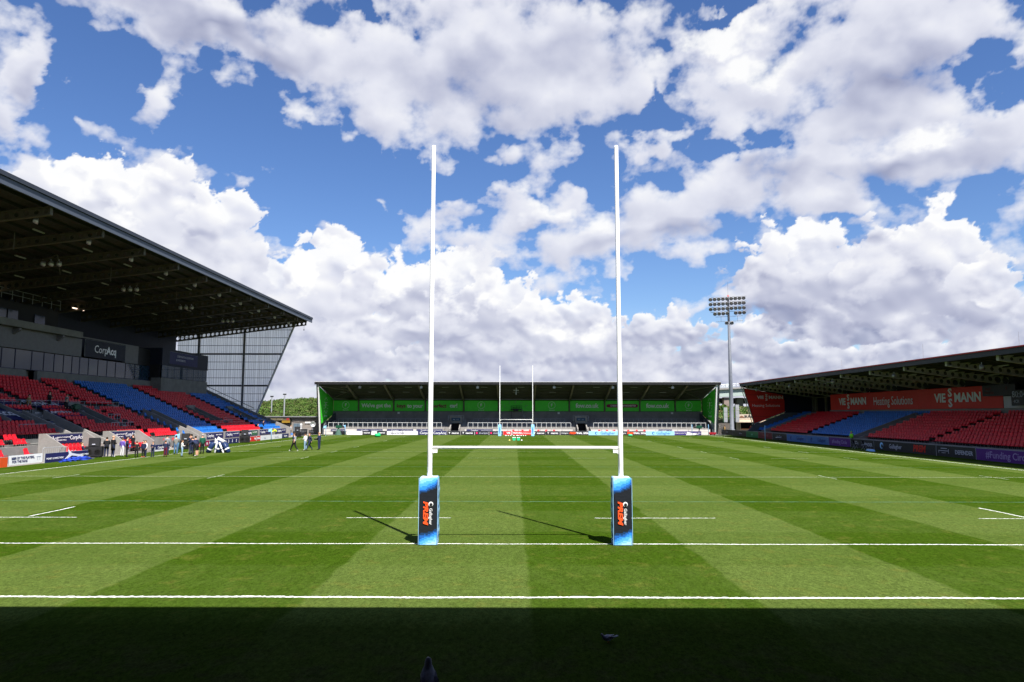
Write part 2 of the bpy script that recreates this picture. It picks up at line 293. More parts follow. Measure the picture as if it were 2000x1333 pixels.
def build_sky():
    r=4500.
    V=[];F=[];C=[];Lg=[]
    def grid(A,E,al,li,keep=None):
        k=sum(len(v) for v in V)
        az,el=np.meshgrid(A,E)
        P=np.stack([np.sin(az)*np.cos(el),np.cos(az)*np.cos(el),np.sin(el)],-1)*r
        nr,nc=az.shape
        i=np.arange(nr-1)[:,None]*nc+np.arange(nc-1)[None,:]
        q=np.stack([i,i+1,i+1+nc,i+nc],-1)
        m=np.maximum(np.maximum(al[:-1,:-1],al[1:,:-1]),np.maximum(al[:-1,1:],al[1:,1:]))>.004
        if keep is not None: m&=keep
        V.append(P.reshape(-1,3));F.append(q[m].reshape(-1,4)+k);C.append(al.ravel());Lg.append(li.ravel())
    st=math.radians(.075)
    A=np.arange(-46,46.01,.075)*math.pi/180;E=np.arange(-.6,35.2,.075)*math.pi/180
    az,el=np.meshgrid(A,E); al,li=clouds(az,el,st)
    grid(A,E,al,li)
    # the rest of the sky: the same broken cumulus, coarser
    A2=np.concatenate([[A[-1]],np.radians(np.arange(48,312,1.5)),[2*math.pi+A[0]]]);E2=np.radians(np.arange(-.6,91,1.5))
    def rest(A2,E2):
        az,el=np.meshgrid(A2,E2)
        X=np.sin(az)*np.cos(el);Y=np.cos(az)*np.cos(el);Z=np.sin(el)
        n=fbm(X*3+Z*2.1,Y*3-Z*1.3,500,6,.55)
        cov=n*2.2+.10-np.clip(Z-.3,0,1)*.5+np.clip(.25-Z,0,.25)*1.6
        d=X*SUN.x+Y*SUN.y+Z*SUN.z
        cov=cov-np.clip((d-.90)/.05,0,2)
        a=np.clip(cov/.35,0,1);a=a*a*(3-2*a)
        l=np.clip(.8-.35*np.clip(cov,0,1)+.4*fbm(X*9,Y*9+Z*5,600,4),0,1)
        return a*.95,l
    a,l=rest(A2,E2); grid(A2,E2,a,l)
    E3=np.concatenate([[E[-1]],np.radians(np.arange(36,91,1.5))]);A3=np.radians(np.linspace(math.degrees(A[0]),math.degrees(A[-1]),60))
    a,l=rest(A3,E3); grid(A3,E3,a,l)
    V=np.concatenate(V).astype(np.float32);F=np.concatenate(F).astype(np.int32);C=np.concatenate(C).astype(np.float32);Lg=np.concatenate(Lg).astype(np.float32)
    used=np.zeros(len(V),bool);used[F.ravel()]=True;re=np.cumsum(used)-1
    V=V[used];C=C[used];Lg=Lg[used];F=re[F].astype(np.int32)
    me=bpy.data.meshes.new('sky'); me.vertices.add(len(V)); me.vertices.foreach_set('co',V.ravel())
    me.loops.add(F.size); me.loops.foreach_set('vertex_index',F.ravel()); me.polygons.add(len(F)); me.polygons.foreach_set('loop_start',np.arange(0,F.size,4,dtype=np.int32))
    me.update(calc_edges=True)
    a=me.attributes.new('cover','FLOAT','POINT'); a.data.foreach_set('value',C)
    a=me.attributes.new('light','FLOAT','POINT'); a.data.foreach_set('value',Lg)
    m=bpy.data.materials.new('clouds'); m.use_nodes=True; T=NT(m.node_tree); T.n.clear()
    out=T.new('ShaderNodeOutputMaterial'); em=T.new('ShaderNodeEmission'); tr=T.new('ShaderNodeBsdfTransparent'); mx=T.new('ShaderNodeMixShader')
    ac=T.new('ShaderNodeAttribute'); ac.attribute_name='cover'; al_=T.new('ShaderNodeAttribute'); al_.attribute_name='light'
    rp=T.new('ShaderNodeValToRGB'); cr=rp.color_ramp
    cr.elements[0].position=0; cr.elements[0].color=(*srgb(150,156,186),1)
    cr.elements[1].position=.95; cr.elements[1].color=(*srgb(255,255,255),1)
    e=cr.elements.new(.35); e.color=(*srgb(192,196,217),1)
    e=cr.elements.new(.7); e.color=(*srgb(230,232,243),1)
    T.put(rp.inputs[0],al_.outputs['Fac']); T.put(em.inputs[0],rp.outputs[0]); em.inputs[1].default_value=CLOUD_STRENGTH
    T.put(mx.inputs[0],ac.outputs['Fac']); T.put(mx.inputs[1],tr.outputs[0]); T.put(mx.inputs[2],em.outputs[0]); T.put(out.inputs[0],mx.outputs[0])
    m.cycles.emission_sampling='NONE'
    me.materials.append(m)
    tag(mobj('sky',me),kind='structure')
CLOUD_STRENGTH=.425
build_sky()

# ================================================================ ground, pitch, markings
def grass_material():
    m=bpy.data.materials.new('mown pitch grass'); m.use_nodes=True; T=NT(m.node_tree); b=m.node_tree.nodes['Principled BSDF']
    p=T.pos(); x,y,z=T.sep(p)
    wob=T.m('MULTIPLY',T.m('SUBTRACT',T.noise(p,.7,3,.6),.5),.35)
    def stripe(c,period,ph,soft):
        t=T.m('PINGPONG',T.m('ADD',T.m('ADD',c,wob),ph),period)          # triangle 0..period
        return T.mr(t,period/2-soft,period/2+soft)
    lx=stripe(x,4.6,-2.3,.07)       # lengthwise mowing, 4.6 m
    cx=stripe(y,5.0,.4,.25)       # crosswise mowing
    n1=T.noise(p,.22,3,.55); n2=T.noise(T.mapp(p,(1,.45,1)),2.2,4,.6); n3=T.noise(T.mapp(p,(1,.55,1)),13,4,.75); n4=T.noise(T.mapp(p,(1,.5,1)),45,3,.8)
    fine=T.m('ADD',T.m('MULTIPLY',n3,.5),T.m('MULTIPLY',n4,.5))
    sh=T.m('ADD',T.m('MULTIPLY',lx,.70),T.m('MULTIPLY',cx,.24))
    sh=T.m('ADD',sh,T.m('MULTIPLY',T.m('SUBTRACT',n1,.5),.45))
    sh=T.m('ADD',sh,T.m('MULTIPLY',T.m('SUBTRACT',n2,.5),.55))
    # narrow wheel marks inside the stripes
    wm=T.m('PINGPONG',T.m('ADD',x,.3),.575); sh=T.m('ADD',sh,T.mr(wm,.0,.08,-.07,0.))
    sh=T.m('ADD',sh,0.,None,True)
    c=T.mix(sh,GRASS_DARK,GRASS_LIGHT)
    # dry, yellowish patches and bare soil in the worn ground under the near stand
    dry=T.m('MULTIPLY',T.mr(T.noise(p,1.3,5,.7),.52,.72),.35); c=T.mix(dry,c,(.11,.105,.023))
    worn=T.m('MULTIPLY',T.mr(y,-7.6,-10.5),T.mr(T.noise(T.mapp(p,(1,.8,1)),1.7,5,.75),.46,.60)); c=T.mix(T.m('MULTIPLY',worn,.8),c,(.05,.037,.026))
    # scuffed turf round the foot of each post
    dd=T.m('MINIMUM',T.m('ABSOLUTE',T.m('SUBTRACT',x,2.8)),T.m('ABSOLUTE',T.m('ADD',x,2.8))); rr=T.m('SQRT',T.m('ADD',T.m('MULTIPLY',dd,dd),T.m('MULTIPLY',T.m('ADD',y,.35),T.m('ADD',y,.35))))
    sc_w=T.m('MULTIPLY',T.mr(rr,1.15,.25),T.mr(T.noise(p,4.,4,.7),.40,.62)); c=T.mix(T.m('MULTIPLY',sc_w,.55),c,(.045,.050,.014))
    # near stand's shade deepened by painting the turf darker here
    shade_tint=T.mr(T.m('ADD',y,T.m('MULTIPLY',T.m('SUBTRACT',n2,.5),1.2)),-6.9,-8.4); c=T.mix(T.m('MULTIPLY',shade_tint,.75),c,(.022,.034,.006))
    f=T.mr(fine,.34,.66,.42,1.6,False)
    mu=T.new('ShaderNodeVectorMath'); mu.operation='SCALE'; T.put(mu.inputs[0],c); T.put(mu.inputs['Scale'],f)
    T.put(b.inputs['Base Color'],mu.outputs[0]); b.inputs['Roughness'].default_value=.75; b.inputs['Specular IOR Level'].default_value=.0
    T.put(b.inputs['Normal'],T.bump(fine,.6,.05))
    return m
GRASS_LIGHT=(.062,.090,.020); GRASS_DARK=(.027,.053,.0040)
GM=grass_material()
XL,XR=-32.1,34.0       # touchlines
YE=100.                # far goal line
ground_m=M('rough ground',(.10,.105,.06),.9,var=.35,scale=.05)
g=MB(); n=24
for i in range(n):
    a,b=2*math.pi*i/n,2*math.pi*(i+1)/n
    g.add([(0,0,-.03),(5200*math.cos(a),5200*math.sin(a),-.03),(5200*math.cos(b),5200*math.sin(b),-.03)],[(0,1,2)])
tag(g.build('ground',ground_m),kind='structure')
pave=M('pale concrete paving',(.21,.195,.18),.85,var=.12,scale=1.2)
tag(B(-56,-30,-13,112,-.02,.004).build('pavement',pave),kind='structure')
tag(B(34.5,56,-13,112,-.016,.008).build('pavement',M('grey tarmac path',(.13,.13,.135),.9,var=.2)),kind='structure')
tag(B(-29.9,34.4,103,112,-.014,.006).build('pavement',pave),kind='structure')
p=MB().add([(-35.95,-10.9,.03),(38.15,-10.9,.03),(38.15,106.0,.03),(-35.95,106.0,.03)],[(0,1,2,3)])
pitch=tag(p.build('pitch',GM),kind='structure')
tag(B(-37,38.6,-14.0,-10.92,-.02,.02).build('pavement',M('worn soil strip',(.10,.08,.06),.95,var=.3,scale=2)),kind='structure')
# painted lines: ragged edges of limed grass
def line_material(name,c1,c2,lo,hi):
    m=bpy.data.materials.new(name); m.use_nodes=True; T=NT(m.node_tree); b=m.node_tree.nodes['Principled BSDF']
    p=T.pos(); f=T.mr(T.noise(p,60,3,.7),lo,hi); f2=T.mr(T.noise(p,1.5,3,.6),.3,.7,.75,1.); 
    T.put(b.inputs['Base Color'],T.mix(T.m('MULTIPLY',f,f2),c2,c1)); b.inputs['Roughness'].default_value=.85
    T.put(b.inputs['Normal'],T.bump(T.noise(p,90,2,.7),.6,.02)); return m
LW=line_material('white line paint',(.70,.71,.68),(.2,.26,.13),.30,.44)
LF=line_material('faded white line paint',(.50,.54,.42),(.08,.13,.03),.38,.62)
LB=line_material('faded blue line paint',(.05,.20,.24),(.06,.14,.03),.40,.66)
def line(x0,y0,x1,y1,w=.10,mat=None,z=.036,jit=.017,thick=0):
    L=math.hypot(x1-x0,y1-y0); n=max(2,int(L/(.045 if min(y0,y1)<8 else .25)));dx,dy=(x1-x0)/L,(y1-y0)/L
    V=[];F=[];wa=0;ph=random.random()*9
    for i in range(n+1):
        t=L*i/n; wa=.018*math.sin(t*.9+ph)+.010*math.sin(t*2.7+ph*2)
        a=w/2+random.uniform(-jit,jit)*1.6;b=w/2+random.uniform(-jit,jit)
        V+=[(x0+dx*t-dy*(a+wa),y0+dy*t+dx*(a+wa),z),(x0+dx*t+dy*(b-wa),y0+dy*t-dx*(b-wa),z)]
    F=[(2*i,2*i+1,2*i+3,2*i+2) for i in range(n)]
    lm.add(V,F)
def flush(name,mat,z=None):
    global lm
    tag(lm.build(name,mat),kind='structure'); lm=MB()
lm=MB()
line(XL,-6.02,XR,-6.02,.105); flush('white_line',LW)                       # dead-ball line
line(XL,0,XR,0,.08); flush('white_line',LW)                               # goal line
line(XL,-6.1,XL,106,.09); line(XR,-6.1,XR,106,.09); flush('white_line',LW) # touchlines
for a,b in ((-31.8,-16.2),(-6.4,-2.75),(4.05,7.0),(16.4,31)):
    pass
for a,b in ((-21.,-16.2),(-6.4,-2.6),(2.6,6.97),(16.5,19.),(28,31)): line(a,5.15,b,5.15,.06)
for x in (-18.1,18.4): line(x,5.4,x,8.1,.08)
for x in (-27.2,28.3): line(x,5.3,x,8.1,.08)
flush('white_line',LW)
line(XL,22,XR,22,.09); line(XL,50,XR,50,.09); line(XL,78,XR,78,.09); line(XL,100,XR,100,.1); line(XL,105.9,XR,105.9,.1); flush('white_line',LF)
for yy in (22,40,50,60,78,95):
    for x in (-27.2,-18.2,18.4,28.3): line(x,yy-1.3,x,yy+1.3,.075)
for yy in (40,60):
    x=XL+2
    while x<XR-3: line(x,yy,x+3.2,yy,.07); x+=8.6
for a,b in ((-21,-16),(-6.4,-2.6),(2.6,6.97),(16.5,19)): line(a,95,b,95,.08)
flush('white_line',LF)
line(XL,10,XR,10,.06,z=.034); line(XL,30,XR,30,.05,z=.034); line(XL,1.9,-99 if 0 else XL+.1,1.9); flush('blue_line',LB)

# ================================================================ rugby posts
pad_blue=[(.06,.24,.62),(.17,.42,.80),(.36,.60,.88),(.62,.78,.93)]
def pad_material():
    """black wrap with stepped blue pixel corners"""
    m=bpy.data.materials.new('printed pad cover'); m.use_nodes=True; T=NT(m.node_tree); b=m.node_tree.nodes['Principled BSDF']
    o=T.obj(); x,y,z=T.sep(o)
    px=T.m('DIVIDE',T.m('FLOOR',T.m('MULTIPLY',x,28.)),28.); pz=T.m('DIVIDE',T.m('FLOOR',T.m('MULTIPLY',z,28.)),28.)
    pn=T.noise(T.comb(px,pz,3.3),5,1,.5)
    a=T.m('ADD',T.m('MULTIPLY',T.m('SUBTRACT',pz,1.50),2.3),T.m('MULTIPLY',px,-.8))      # top: blue
    c=T.m('ADD',T.m('MULTIPLY',T.m('SUBTRACT',.42,pz),2.3),T.m('MULTIPLY',px,.8))
    g=T.m('ADD',T.m('MAXIMUM',a,c),T.m('MULTIPLY',T.m('SUBTRACT',pn,.5),.35))
    rp=T.new('ShaderNodeValToRGB'); cr=rp.color_ramp; cr.interpolation='CONSTANT'
    cr.elements[0].position=0; cr.elements[0].color=(.012,.014,.02,1); cr.elements[1].position=.88; cr.elements[1].color=(.36,.62,.90,1)
    for q,cc in ((.10,(.01,.04,.12)),(.22,(.015,.10,.38)),(.36,(.03,.22,.66)),(.52,(.08,.36,.80)),(.70,(.20,.50,.86))):
        e=cr.elements.new(q); e.color=(*cc,1)
    T.put(rp.inputs[0],g)
    T.put(b.inputs['Base Color'],rp.outputs[0]); b.inputs['Roughness'].default_value=.38; b.inputs['Specular IOR Level'].default_value=.4
    T.put(b.inputs['Normal'],T.bump(T.noise(T.mapp(o,(1,1,2.2)),7,3,.5),.25,.03))
    return m
PADM=pad_material(); pad_side=M('light blue pad side',(.25,.44,.66),.45,var=.08,scale=3,bump=.2,bscale=9); pad_top=M('pale pad top',(.62,.72,.86),.4,var=.06)
def goal_posts(y,label,near):
    t=empty('rugby_posts',(0,y,.03),0,label,'rugby posts')
    for s in (-2.8,2.8):
        m=MB(); m.tube([(s,0,0),(s,0,2.95),(s,0,5.3),(s,0,5.34),(s,0,11.9),(s,0,11.95)],[r_*(.84 if near else .64) for r_ in (.088,.088,.085,.077,.074,.062)],20)
        m.build('upright',white_paint,t,smooth=True)
    MB().tube([(-2.72,0,2.77),(2.72,0,2.77)],.045 if near else .04,14).build('crossbar',white_paint,t,smooth=True)
    for s in (-1,1):
        b=MB(); b.box(s*2.72,s*2.58,-.05,.05,2.62,2.71); b.tube([(s*2.73,0,2.59),(s*2.58,0,2.71)],.02,6); b.build('bracket',white_paint,t)
    for s in (-2.8,2.8):
        m=MB(); w,d,h=.27,.26,1.93
        pts=[(-w,-d),(w,-d),(w,d),(-w,d)]
        n=10
        V=[]
        for k in range(n+1):
            zz=h*k/n; bul=.012*math.sin(k*2.1+s); sc_=1-.03*(k in (0,n))
            for (px,py) in pts: V.append((px*sc_+(bul if px>0 else -bul),py*sc_,zz))
        m.cur=0; F=[];FS=[]
        for k in range(n):
            for j in range(4):
                (F if j==0 else FS).append((k*4+j,k*4+(j+1)%4,(k+1)*4+(j+1)%4,(k+1)*4+j))
        k0=len(m.v); m.v+=V; m.f+=F; m.mi+=[0]*len(F)
        m.f+=FS; m.mi+=[1]*len(FS); m.f+=[tuple(range(n*4,n*4+4))]; m.mi+=[2]; m.f+=[(3,2,1,0)]; m.mi+=[2]
        me=m.mesh('pad',[PADM if near else light_blue,pad_side if near else light_blue,pad_top],bevel=.02)
        me.polygons.foreach_set('use_smooth',[False]*len(me.polygons))
        p=mobj('pad',me,t); p.location=(s,0,0)
        # print: emblem disc, name and big slanted word, reading downwards
        W=Vector((s,y,.03)); yy=-.279; base=t
        def tx(st,size,dx,z,mat,bold,shear=0.,xs=1.):
            o=text(st,size,(0,0,0),(0,0,-1),(1,0,0),mat,None,bold,shear=shear,xs=xs,depth=.002)
            mw=o.matrix_world.copy(); mw.translation=(dx,yy,z); o.parent=p; o.matrix_basis=mw; return o
        if near:
            tx('PREM',.19,-.075,.93,red_ink,.04,.22,1.42)
            tx('Gallagher',.122,.075,.82,white_ink,.01)
            d=MB(); d.lathe([(.068,0),(.068,.004)],(.078,yy+.002,1.17),20,'y'); d.build('emblem',white_ink,p)
            d=MB(); d.lathe([(.046,0),(.046,.004)],(.082,yy-.003,1.155),16,'y'); d.build('emblem',black_board,p)
            tx('G',.085,.078,1.165,white_ink,.02)
            # lacing up the inner side face
            l=MB()
            sx=(.283 if s<0 else -.283)
            for k in range(6):
                z0=.2+k*.28; l.box(sx-.003,sx+.003,-.14,-.05,z0,z0+.10); l.box(sx-.003,sx+.003,.02,.06,z0+.03,z0+.16)
            tag(l.build('lacing',M('dark blue lacing print',(.05,.13,.27),.5),p),kind='stuff')
            st=MB(); 
            for dx in (-.272,.272): st.box(dx-.006,dx+.006,-.272,-.262,.02,1.91)
            tag(st.build('seam',pad_side,p),kind='stuff')
        else:
            tx('Gallagher',.30,.0,.95,M('blue lettering',(.03,.16,.5),.5),.01)
    return t
goal_posts(0,'near tall white rugby posts with black and blue wrapped pads','n')
goal_posts(100,'far small white rugby posts with plain light blue pads',None)

# ================================================================ seats
def seat_mesh(name,mat):
    m=MB(); m.cur=0
    # shell in five slices across, rounded at the shoulders: pan in front, back behind
    def prof(q): return [(.02,.0),(.38,.03),(.40,.07),(.10,.06),(-.02,.26),(-.05,.46-q),(-.09,.45-q),(-.03,.20),(.0,.03)]
    sl=[(-.20,.12),(-.17,.03),(.0,.0),(.17,.03),(.20,.12)]; n=9
    V=[(a,s,.38+h) for s,q in sl for a,h in prof(q)]
    F=[tuple(range(n))[::-1],tuple(range(4*n,5*n))]+[(k*n+i,k*n+(i+1)%n,(k+1)*n+(i+1)%n,(k+1)*n+i) for k in range(4) for i in range(n)]
    m.add(V,F)
    m.cur=1; m.box(.05,.10,-.17,-.13,0,.40); m.box(.05,.10,.13,.17,0,.40)
    return m.mesh(name,[mat,black])
SR=seat_mesh('seat',seat_red); SB=seat_mesh('seat',seat_blue)
def place_seats(stand,lst,facing,limit=300):
    """lst of (x,y,z,colour). The nearest to the camera are parts of their own, the rest one joined part."""
    cp=Vector(camo.location); lst=sorted(lst,key=lambda s:(Vector(s[:3])-cp).length)
    for (x,y,z,c) in lst[:limit]:
        o=mobj('seat',SR if c=='r' else SB,stand); o.location=Vector((x,y,z))-stand.location; o.rotation_euler=(0,0,(0 if facing>0 else math.pi)+random.uniform(-.03,.03))
    rest=lst[limit:]
    for c,me in (('r',SR),('b',SB)):
        P=np.array([s[:3] for s in rest if s[3]==c])
        if not len(P): continue
        co=np.empty(len(me.vertices)*3); me.vertices.foreach_get('co',co); co=co.reshape(-1,3)
        if facing<0: co=co*np.array([-1,-1,1])
        V=(P[:,None,:]-np.array(stand.location)[None,None,:]+co[None]).reshape(-1,3)
        fs=[tuple(p.vertices) for p in me.polygons]; mi=[p.material_index for p in me.polygons]; nv=len(co)
        F=[tuple(i+k*nv for i in f) for k in range(len(P)) for f in fs]
        nm=bpy.data.meshes.new('seats'); nm.from_pydata(V.tolist(),[],F); nm.materials.append(me.materials[0]); nm.materials.append(black)
        nm.polygons.foreach_set('material_index',mi*len(P)); nm.update()
        tag(mobj('seats',nm,stand),kind='stuff')
def steps_profile(n,x0,dx,z0,dz,bottom,s):
    """stepped deck outline in (x,z); s=-1 climbs towards -x"""
    P=[(x0,bottom),(x0,z0)]
    for i in range(n):
        P.append((x0+s*dx*(i+1),z0+dz*i)); 
        if i<n-1: P.append((x0+s*dx*(i+1),z0+dz*(i+1)))
    P.append((x0+s*dx*n,bottom)); return P
def cell_beam(p0,p1,d0,d1,n,holes_r=.30,w=.11,fl=.16,big=0):
    """cellular steel roof beam from p0 to p1 in a plane of constant y: web with round openings, top and bottom flange"""
    m=MB(); p0=Vector(p0);p1=Vector(p1); L=(p1-p0).length; d=(p1-p0)/L; up=Vector((0,0,1)); y=Vector((0,1,0))
    def P(t,h,yy): 
        dep=d0+(d1-d0)*t/L
        return p0+d*t+up*(h*dep)+y*yy
    cell=L/n; K=12
    for i in range(n):
        t0=i*cell; tc=t0+cell/2; dep=d0+(d1-d0)*tc/L
        rr=min(holes_r*dep,cell*.40)
        if big and i>=n-big: rr=min(.40*dep,cell*.46)
        V=[];F=[]
        for yy in (-.02,.02):
            for k in range(K):
                a=2*math.pi*(k+.5)/K; V.append(P(tc+rr*math.cos(a),-.5+rr*math.sin(a)/dep,yy))
            for k in range(K):
                a=2*math.pi*(k+.5)/K; cx,cz=math.cos(a),math.sin(a); q=max(abs(cx),abs(cz)); V.append(P(tc+cell/2*cx/q,-.5+.5*cz/q,yy))
        for o,rev in ((0,0),(2*K,1)):
            for k in range(K):
                f=(o+k,o+(k+1)%K,o+K+(k+1)%K,o+K+k); F.append(f if rev else f[::-1])
        for k in range(K): F.append((k,(k+1)%K,2*K+(k+1)%K,2*K+k))
        m.add(V,F)
    for h in (0,-1):
        e=.035
        a=P(0,h,0);b=P(L,h,0)
        V=[a+y*-fl+up*-e,a+y*fl+up*-e,a+y*fl+up*e,a+y*-fl+up*e,b+y*-fl+up*-e,b+y*fl+up*-e,b+y*fl+up*e,b+y*-fl+up*e]
        m.add(V,[(0,3,2,1),(4,5,6,7),(0,1,5,4),(1,2,6,5),(2,3,7,6),(3,0,4,7)])
    a=P(0,0,0);b=P(0,-1,0)
    m.box(a.x-.03,a.x+.03,a.y-fl,a.y+fl,b.z,a.z)
    return m
def rail(m,pts,h=1.05,post=1.2,r=.025,mid=True):
    for (a,b) in zip(pts[:-1],pts[1:]):
        a=Vector(a);b=Vector(b);L=(b-a).length;n=max(1,round(L/post))
        m.tube([a+Vector((0,0,h)),b+Vector((0,0,h))],r,6)
        if mid: m.tube([a+Vector((0,0,h*.5)),b+Vector((0,0,h*.5))],r*.7,6)
        for i in range(n+1):
            p=a+(b-a)*i/n; m.tube([p,p+Vector((0,0,h))],r,6)
    return m
def floodlamp(parent,loc,rz=0,name='floodlight'):
    o=mobj(name,FLOODM,parent); o.location=Vector(loc)-(parent.location if parent else Vector()); o.rotation_euler=(0,0,rz); return o
_f=MB(); _f.lathe([(.05,-.22),(.16,-.2),(.24,-.05),(.27,.12),(.25,.13),(.20,.10)],(0,0,0),12,'y'); _f.box(-.03,.03,-.05,.0,.22,.42)
FLOODM=_f.mesh('floodlight',galv)

# ================================================================ main stand on the left
ms=empty('main_stand',(-35,60,0),0,'tall main stand on the left under a big dark cantilever roof, red and blue seats','stand')
def mp(name,mb,mat,**k):
    o=mb.build(name,mat,ms,**k); me=o.data; me.transform(Matrix.Translation(-ms.location)); return o
X0,DX,Z0,DZ,NR=-39.0,.775,.95,.35,18
Y0s,Y1s=8.,98.6
# slots in the deck: (y0,y1,first row,last row,floor z)
VOMS=[(39.0,41.6,5,8,1.9),(51.4,53.4,4,8,1.9),(78.2,80.4,4,8,1.9),(92.0,94.2,4,8,1.9)]
cuts=[(42.6,45.3,0,7,.02),(64.4,66.2,0,7,.35)]+VOMS
m=MB(); y=Y0s
full=steps_profile(NR,X0,DX,Z0,DZ,0,-1)
for (a,b,r0,r1,fz) in sorted(cuts):
    m.prism(full,'y',y,a)
    P=[(X0,0)]
    if r0>0:
        P.append((X0,Z0))
        for i in range(r0): P+=[(X0-DX*(i+1),Z0+DZ*i)]+([(X0-DX*(i+1),Z0+DZ*(i+1))] if i<r0-1 else [])
        P.append((X0-DX*r0,fz))
    else: P.append((X0,fz))
    P.append((X0-DX*(r1+1),fz))
    for i in range(r1+1,NR): P+=[(X0-DX*i,Z0+DZ*i),(X0-DX*(i+1),Z0+DZ*i)]
    P.append((X0-DX*NR,0)); m.prism(P,'y',a,b); y=b
m.prism(full,'y',y,Y1s)
mp('terrace_deck',m,dark_concrete)
AIS=[23.5,34.2,46.6,56.2,62.6,75.6,89.4]
def seatcol(y):
    return 'r' if y<62.6 or 75.6<y<89.4 else 'b'
S=[]
for i in range(NR):
    x=X0-DX*i-.52; z=Z0+DZ*i
    yy=26.
    while yy<98.2:
        ok=all(abs(yy-a)>.62 for a in AIS) and not(i==9 and yy<62)
        for (a,b,r0,r1,fz) in cuts:
            if a-.45<yy<b+.45 and r0<=i<=r1: ok=False
            if b+.4<=yy<b+1.9 and i in (r0-1,r0) and r0>0: ok=False    # landing beside the vomitory
        if 36.4<yy<42.4 and i<2: ok=False
        if 45.3<yy<50.9 and i<2: ok=False
        if 45.6<yy<51.8 and 5<=i<=11 and 0: ok=False
        if yy>96.4-.0*i and i<0: ok=False
        if ok and i==17 and 55.2<yy<57.2: ok=False
        if ok: S.append((x,yy,z,seatcol(yy)))
        yy+=.5
place_seats(ms,S,1)
# aisle steps
m=MB()
for a in AIS:
    for i in range(NR-1):
        x=X0-DX*(i+1); m.box(x,x+DX*.5,a-.5,a+.5,Z0+DZ*i,Z0+DZ*i+DZ/2)
tag(mp('aisle_step',m,M('pale step edges',(.40,.39,.37),.8)),kind='stuff')
# slanting parapet walls beside the tunnel, the gangway and the vomitories
def flank(ya,yb,xa,xb,top=.85,low=0.,x_out=None,z_out=None):
    P=[]
    def zr(x): return Z0+DZ*((X0-x)/DX)-.1
    if x_out is not None: P=[(x_out,0),(x_out,z_out)]
    P+=[(xa,zr(xa)+top if x_out is None else max(zr(xa)+top,z_out)),(xb,zr(xb)+top),(xb,0)]
    if x_out is None: P=[(xa,0)]+P
    return MB().prism(P,'y',ya,yb)
mp('tunnel_wall',flank(42.4,42.6,-38.9,-44.3,x_out=-36.7,z_out=.75),concrete)
mp('tunnel_wall',flank(45.3,45.5,-38.9,-44.3,x_out=-36.7,z_out=.75),concrete)
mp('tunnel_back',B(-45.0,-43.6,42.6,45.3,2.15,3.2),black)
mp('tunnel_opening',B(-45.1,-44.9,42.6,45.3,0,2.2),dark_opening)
mp('gangway_wall',flank(64.2,64.4,-38.9,-44.9,x_out=-38.0,z_out=1.15),concrete)
mp('gangway_wall',flank(66.2,66.4,-38.9,-44.9,x_out=-38.0,z_out=1.15),concrete)
for (a,b,r0,r1,fz) in VOMS:
    xa=X0-DX*r0+.1; xb=X0-DX*(r1+1)
    mp('vomitory_wall',flank(a-.18,a,xa,xb,.75),dark_concrete)
    mp('vomitory_wall',flank(b,b+.18,xa,xb,.75),dark_concrete)
    mp('vomitory_back',B(xb-.15,xb+.02,a-.18,b+.18,fz,Z0+DZ*(r1+1)+.85),dark_concrete)
    mm=rail(MB(),[(xa+.75,a-.1,fz-.15),(xa+.75,b+2.0,fz-.15)],1.1,.5); rail(mm,[(xa+.75,b+2.,fz-.15),(xa-.4,b+2.,fz+.2)],1.1,.6); mp('guard_rail',mm,grey_steel)
# cross gangway rail and wall
mm=rail(MB(),[(X0-DX*9.05,24,Z0+DZ*8.9),(X0-DX*9.05,62,Z0+DZ*8.9)],.95,1.1,.02); mp('gangway_rail',mm,grey_steel)
mm=rail(MB(),[(X0-DX*5.2,53.8,Z0+DZ*5),(X0-DX*5.2,56,Z0+DZ*5)],1.,.5); mp('guard_rail',mm,grey_steel)
# low front wall with gaps, dugouts
for (a,b,h) in ((8,36.3,1.22),(51.2,63.9,1.22)): mp('front_wall',B(-38.9,-38.6,a,b,0,h),concrete)
for (a,b) in ((66.8,72.9),(73.0,78.3),(79.8,85.4),(85.5,92.6),(92.7,98.6)):
    mp('front_wall',B(-38.9,-38.55,a,b-.03,0,1.42),concrete)
mp('end_parapet',MB().prism([(-37.9,0),(-37.9,1.45),(-40.6,2.55),(-44.7,4.3),(-52.9,8.1),(-53,0)],'y',98.62,98.9),concrete)
# back of the stand: wall, glazing, cladding, balcony
mp('back_wall',B(-53.4,-53,Y0s,55.2,6.7,8.45),dark_concrete)
mp('back_wall',B(-53.4,-53,57.0,81.5,6.7,8.45),dark_concrete)
mp('back_wall',B(-54.2,-54,55.2,57.0,6.7,8.45),dark_concrete)
mp('cladding',B(-53.3,-52.95,Y0s,64.6,10.62,12.75),clad)
mp('cladding',B(-53.3,-52.95,64.6,77.6,12.95,13.1),clad)
mp('cladding',B(-53.3,-52.95,74.3,77.6,10.62,12.95),clad)
mp('cladding',B(-53.6,-53.3,Y0s,81,8.45,10.62),M('dark glazing frame',(.02,.02,.025),.5))
gy=[8,12.2,16.4,20.6,24.8,29,33.2,37.4,41.6,45.8,50.0,51.6,53.6,56.2,58.2,60.0,61.7,63.3,64.8,66.6,68.6,70.6,72.6,75,77.4,79.4,81.3]
for a,b in zip(gy[:-1],gy[1:]):
    mp('window',B(-53.30,-53.21,a+.03,b-.03,8.5,10.55),glass)
mm=MB()
for a in gy[1:]: mm.box(-53.2,-53.17,a-.04,a+.04,8.46,10.6)
mm.box(-53.2,-53.12,gy[0],gy[-1],8.46,8.54); mp('window_frame',mm,M('dark window frame',(.012,.016,.05),.4))
mp('balcony',B(-53,-52.2,Y0s,63.5,12.78,13.5),dark_concrete)
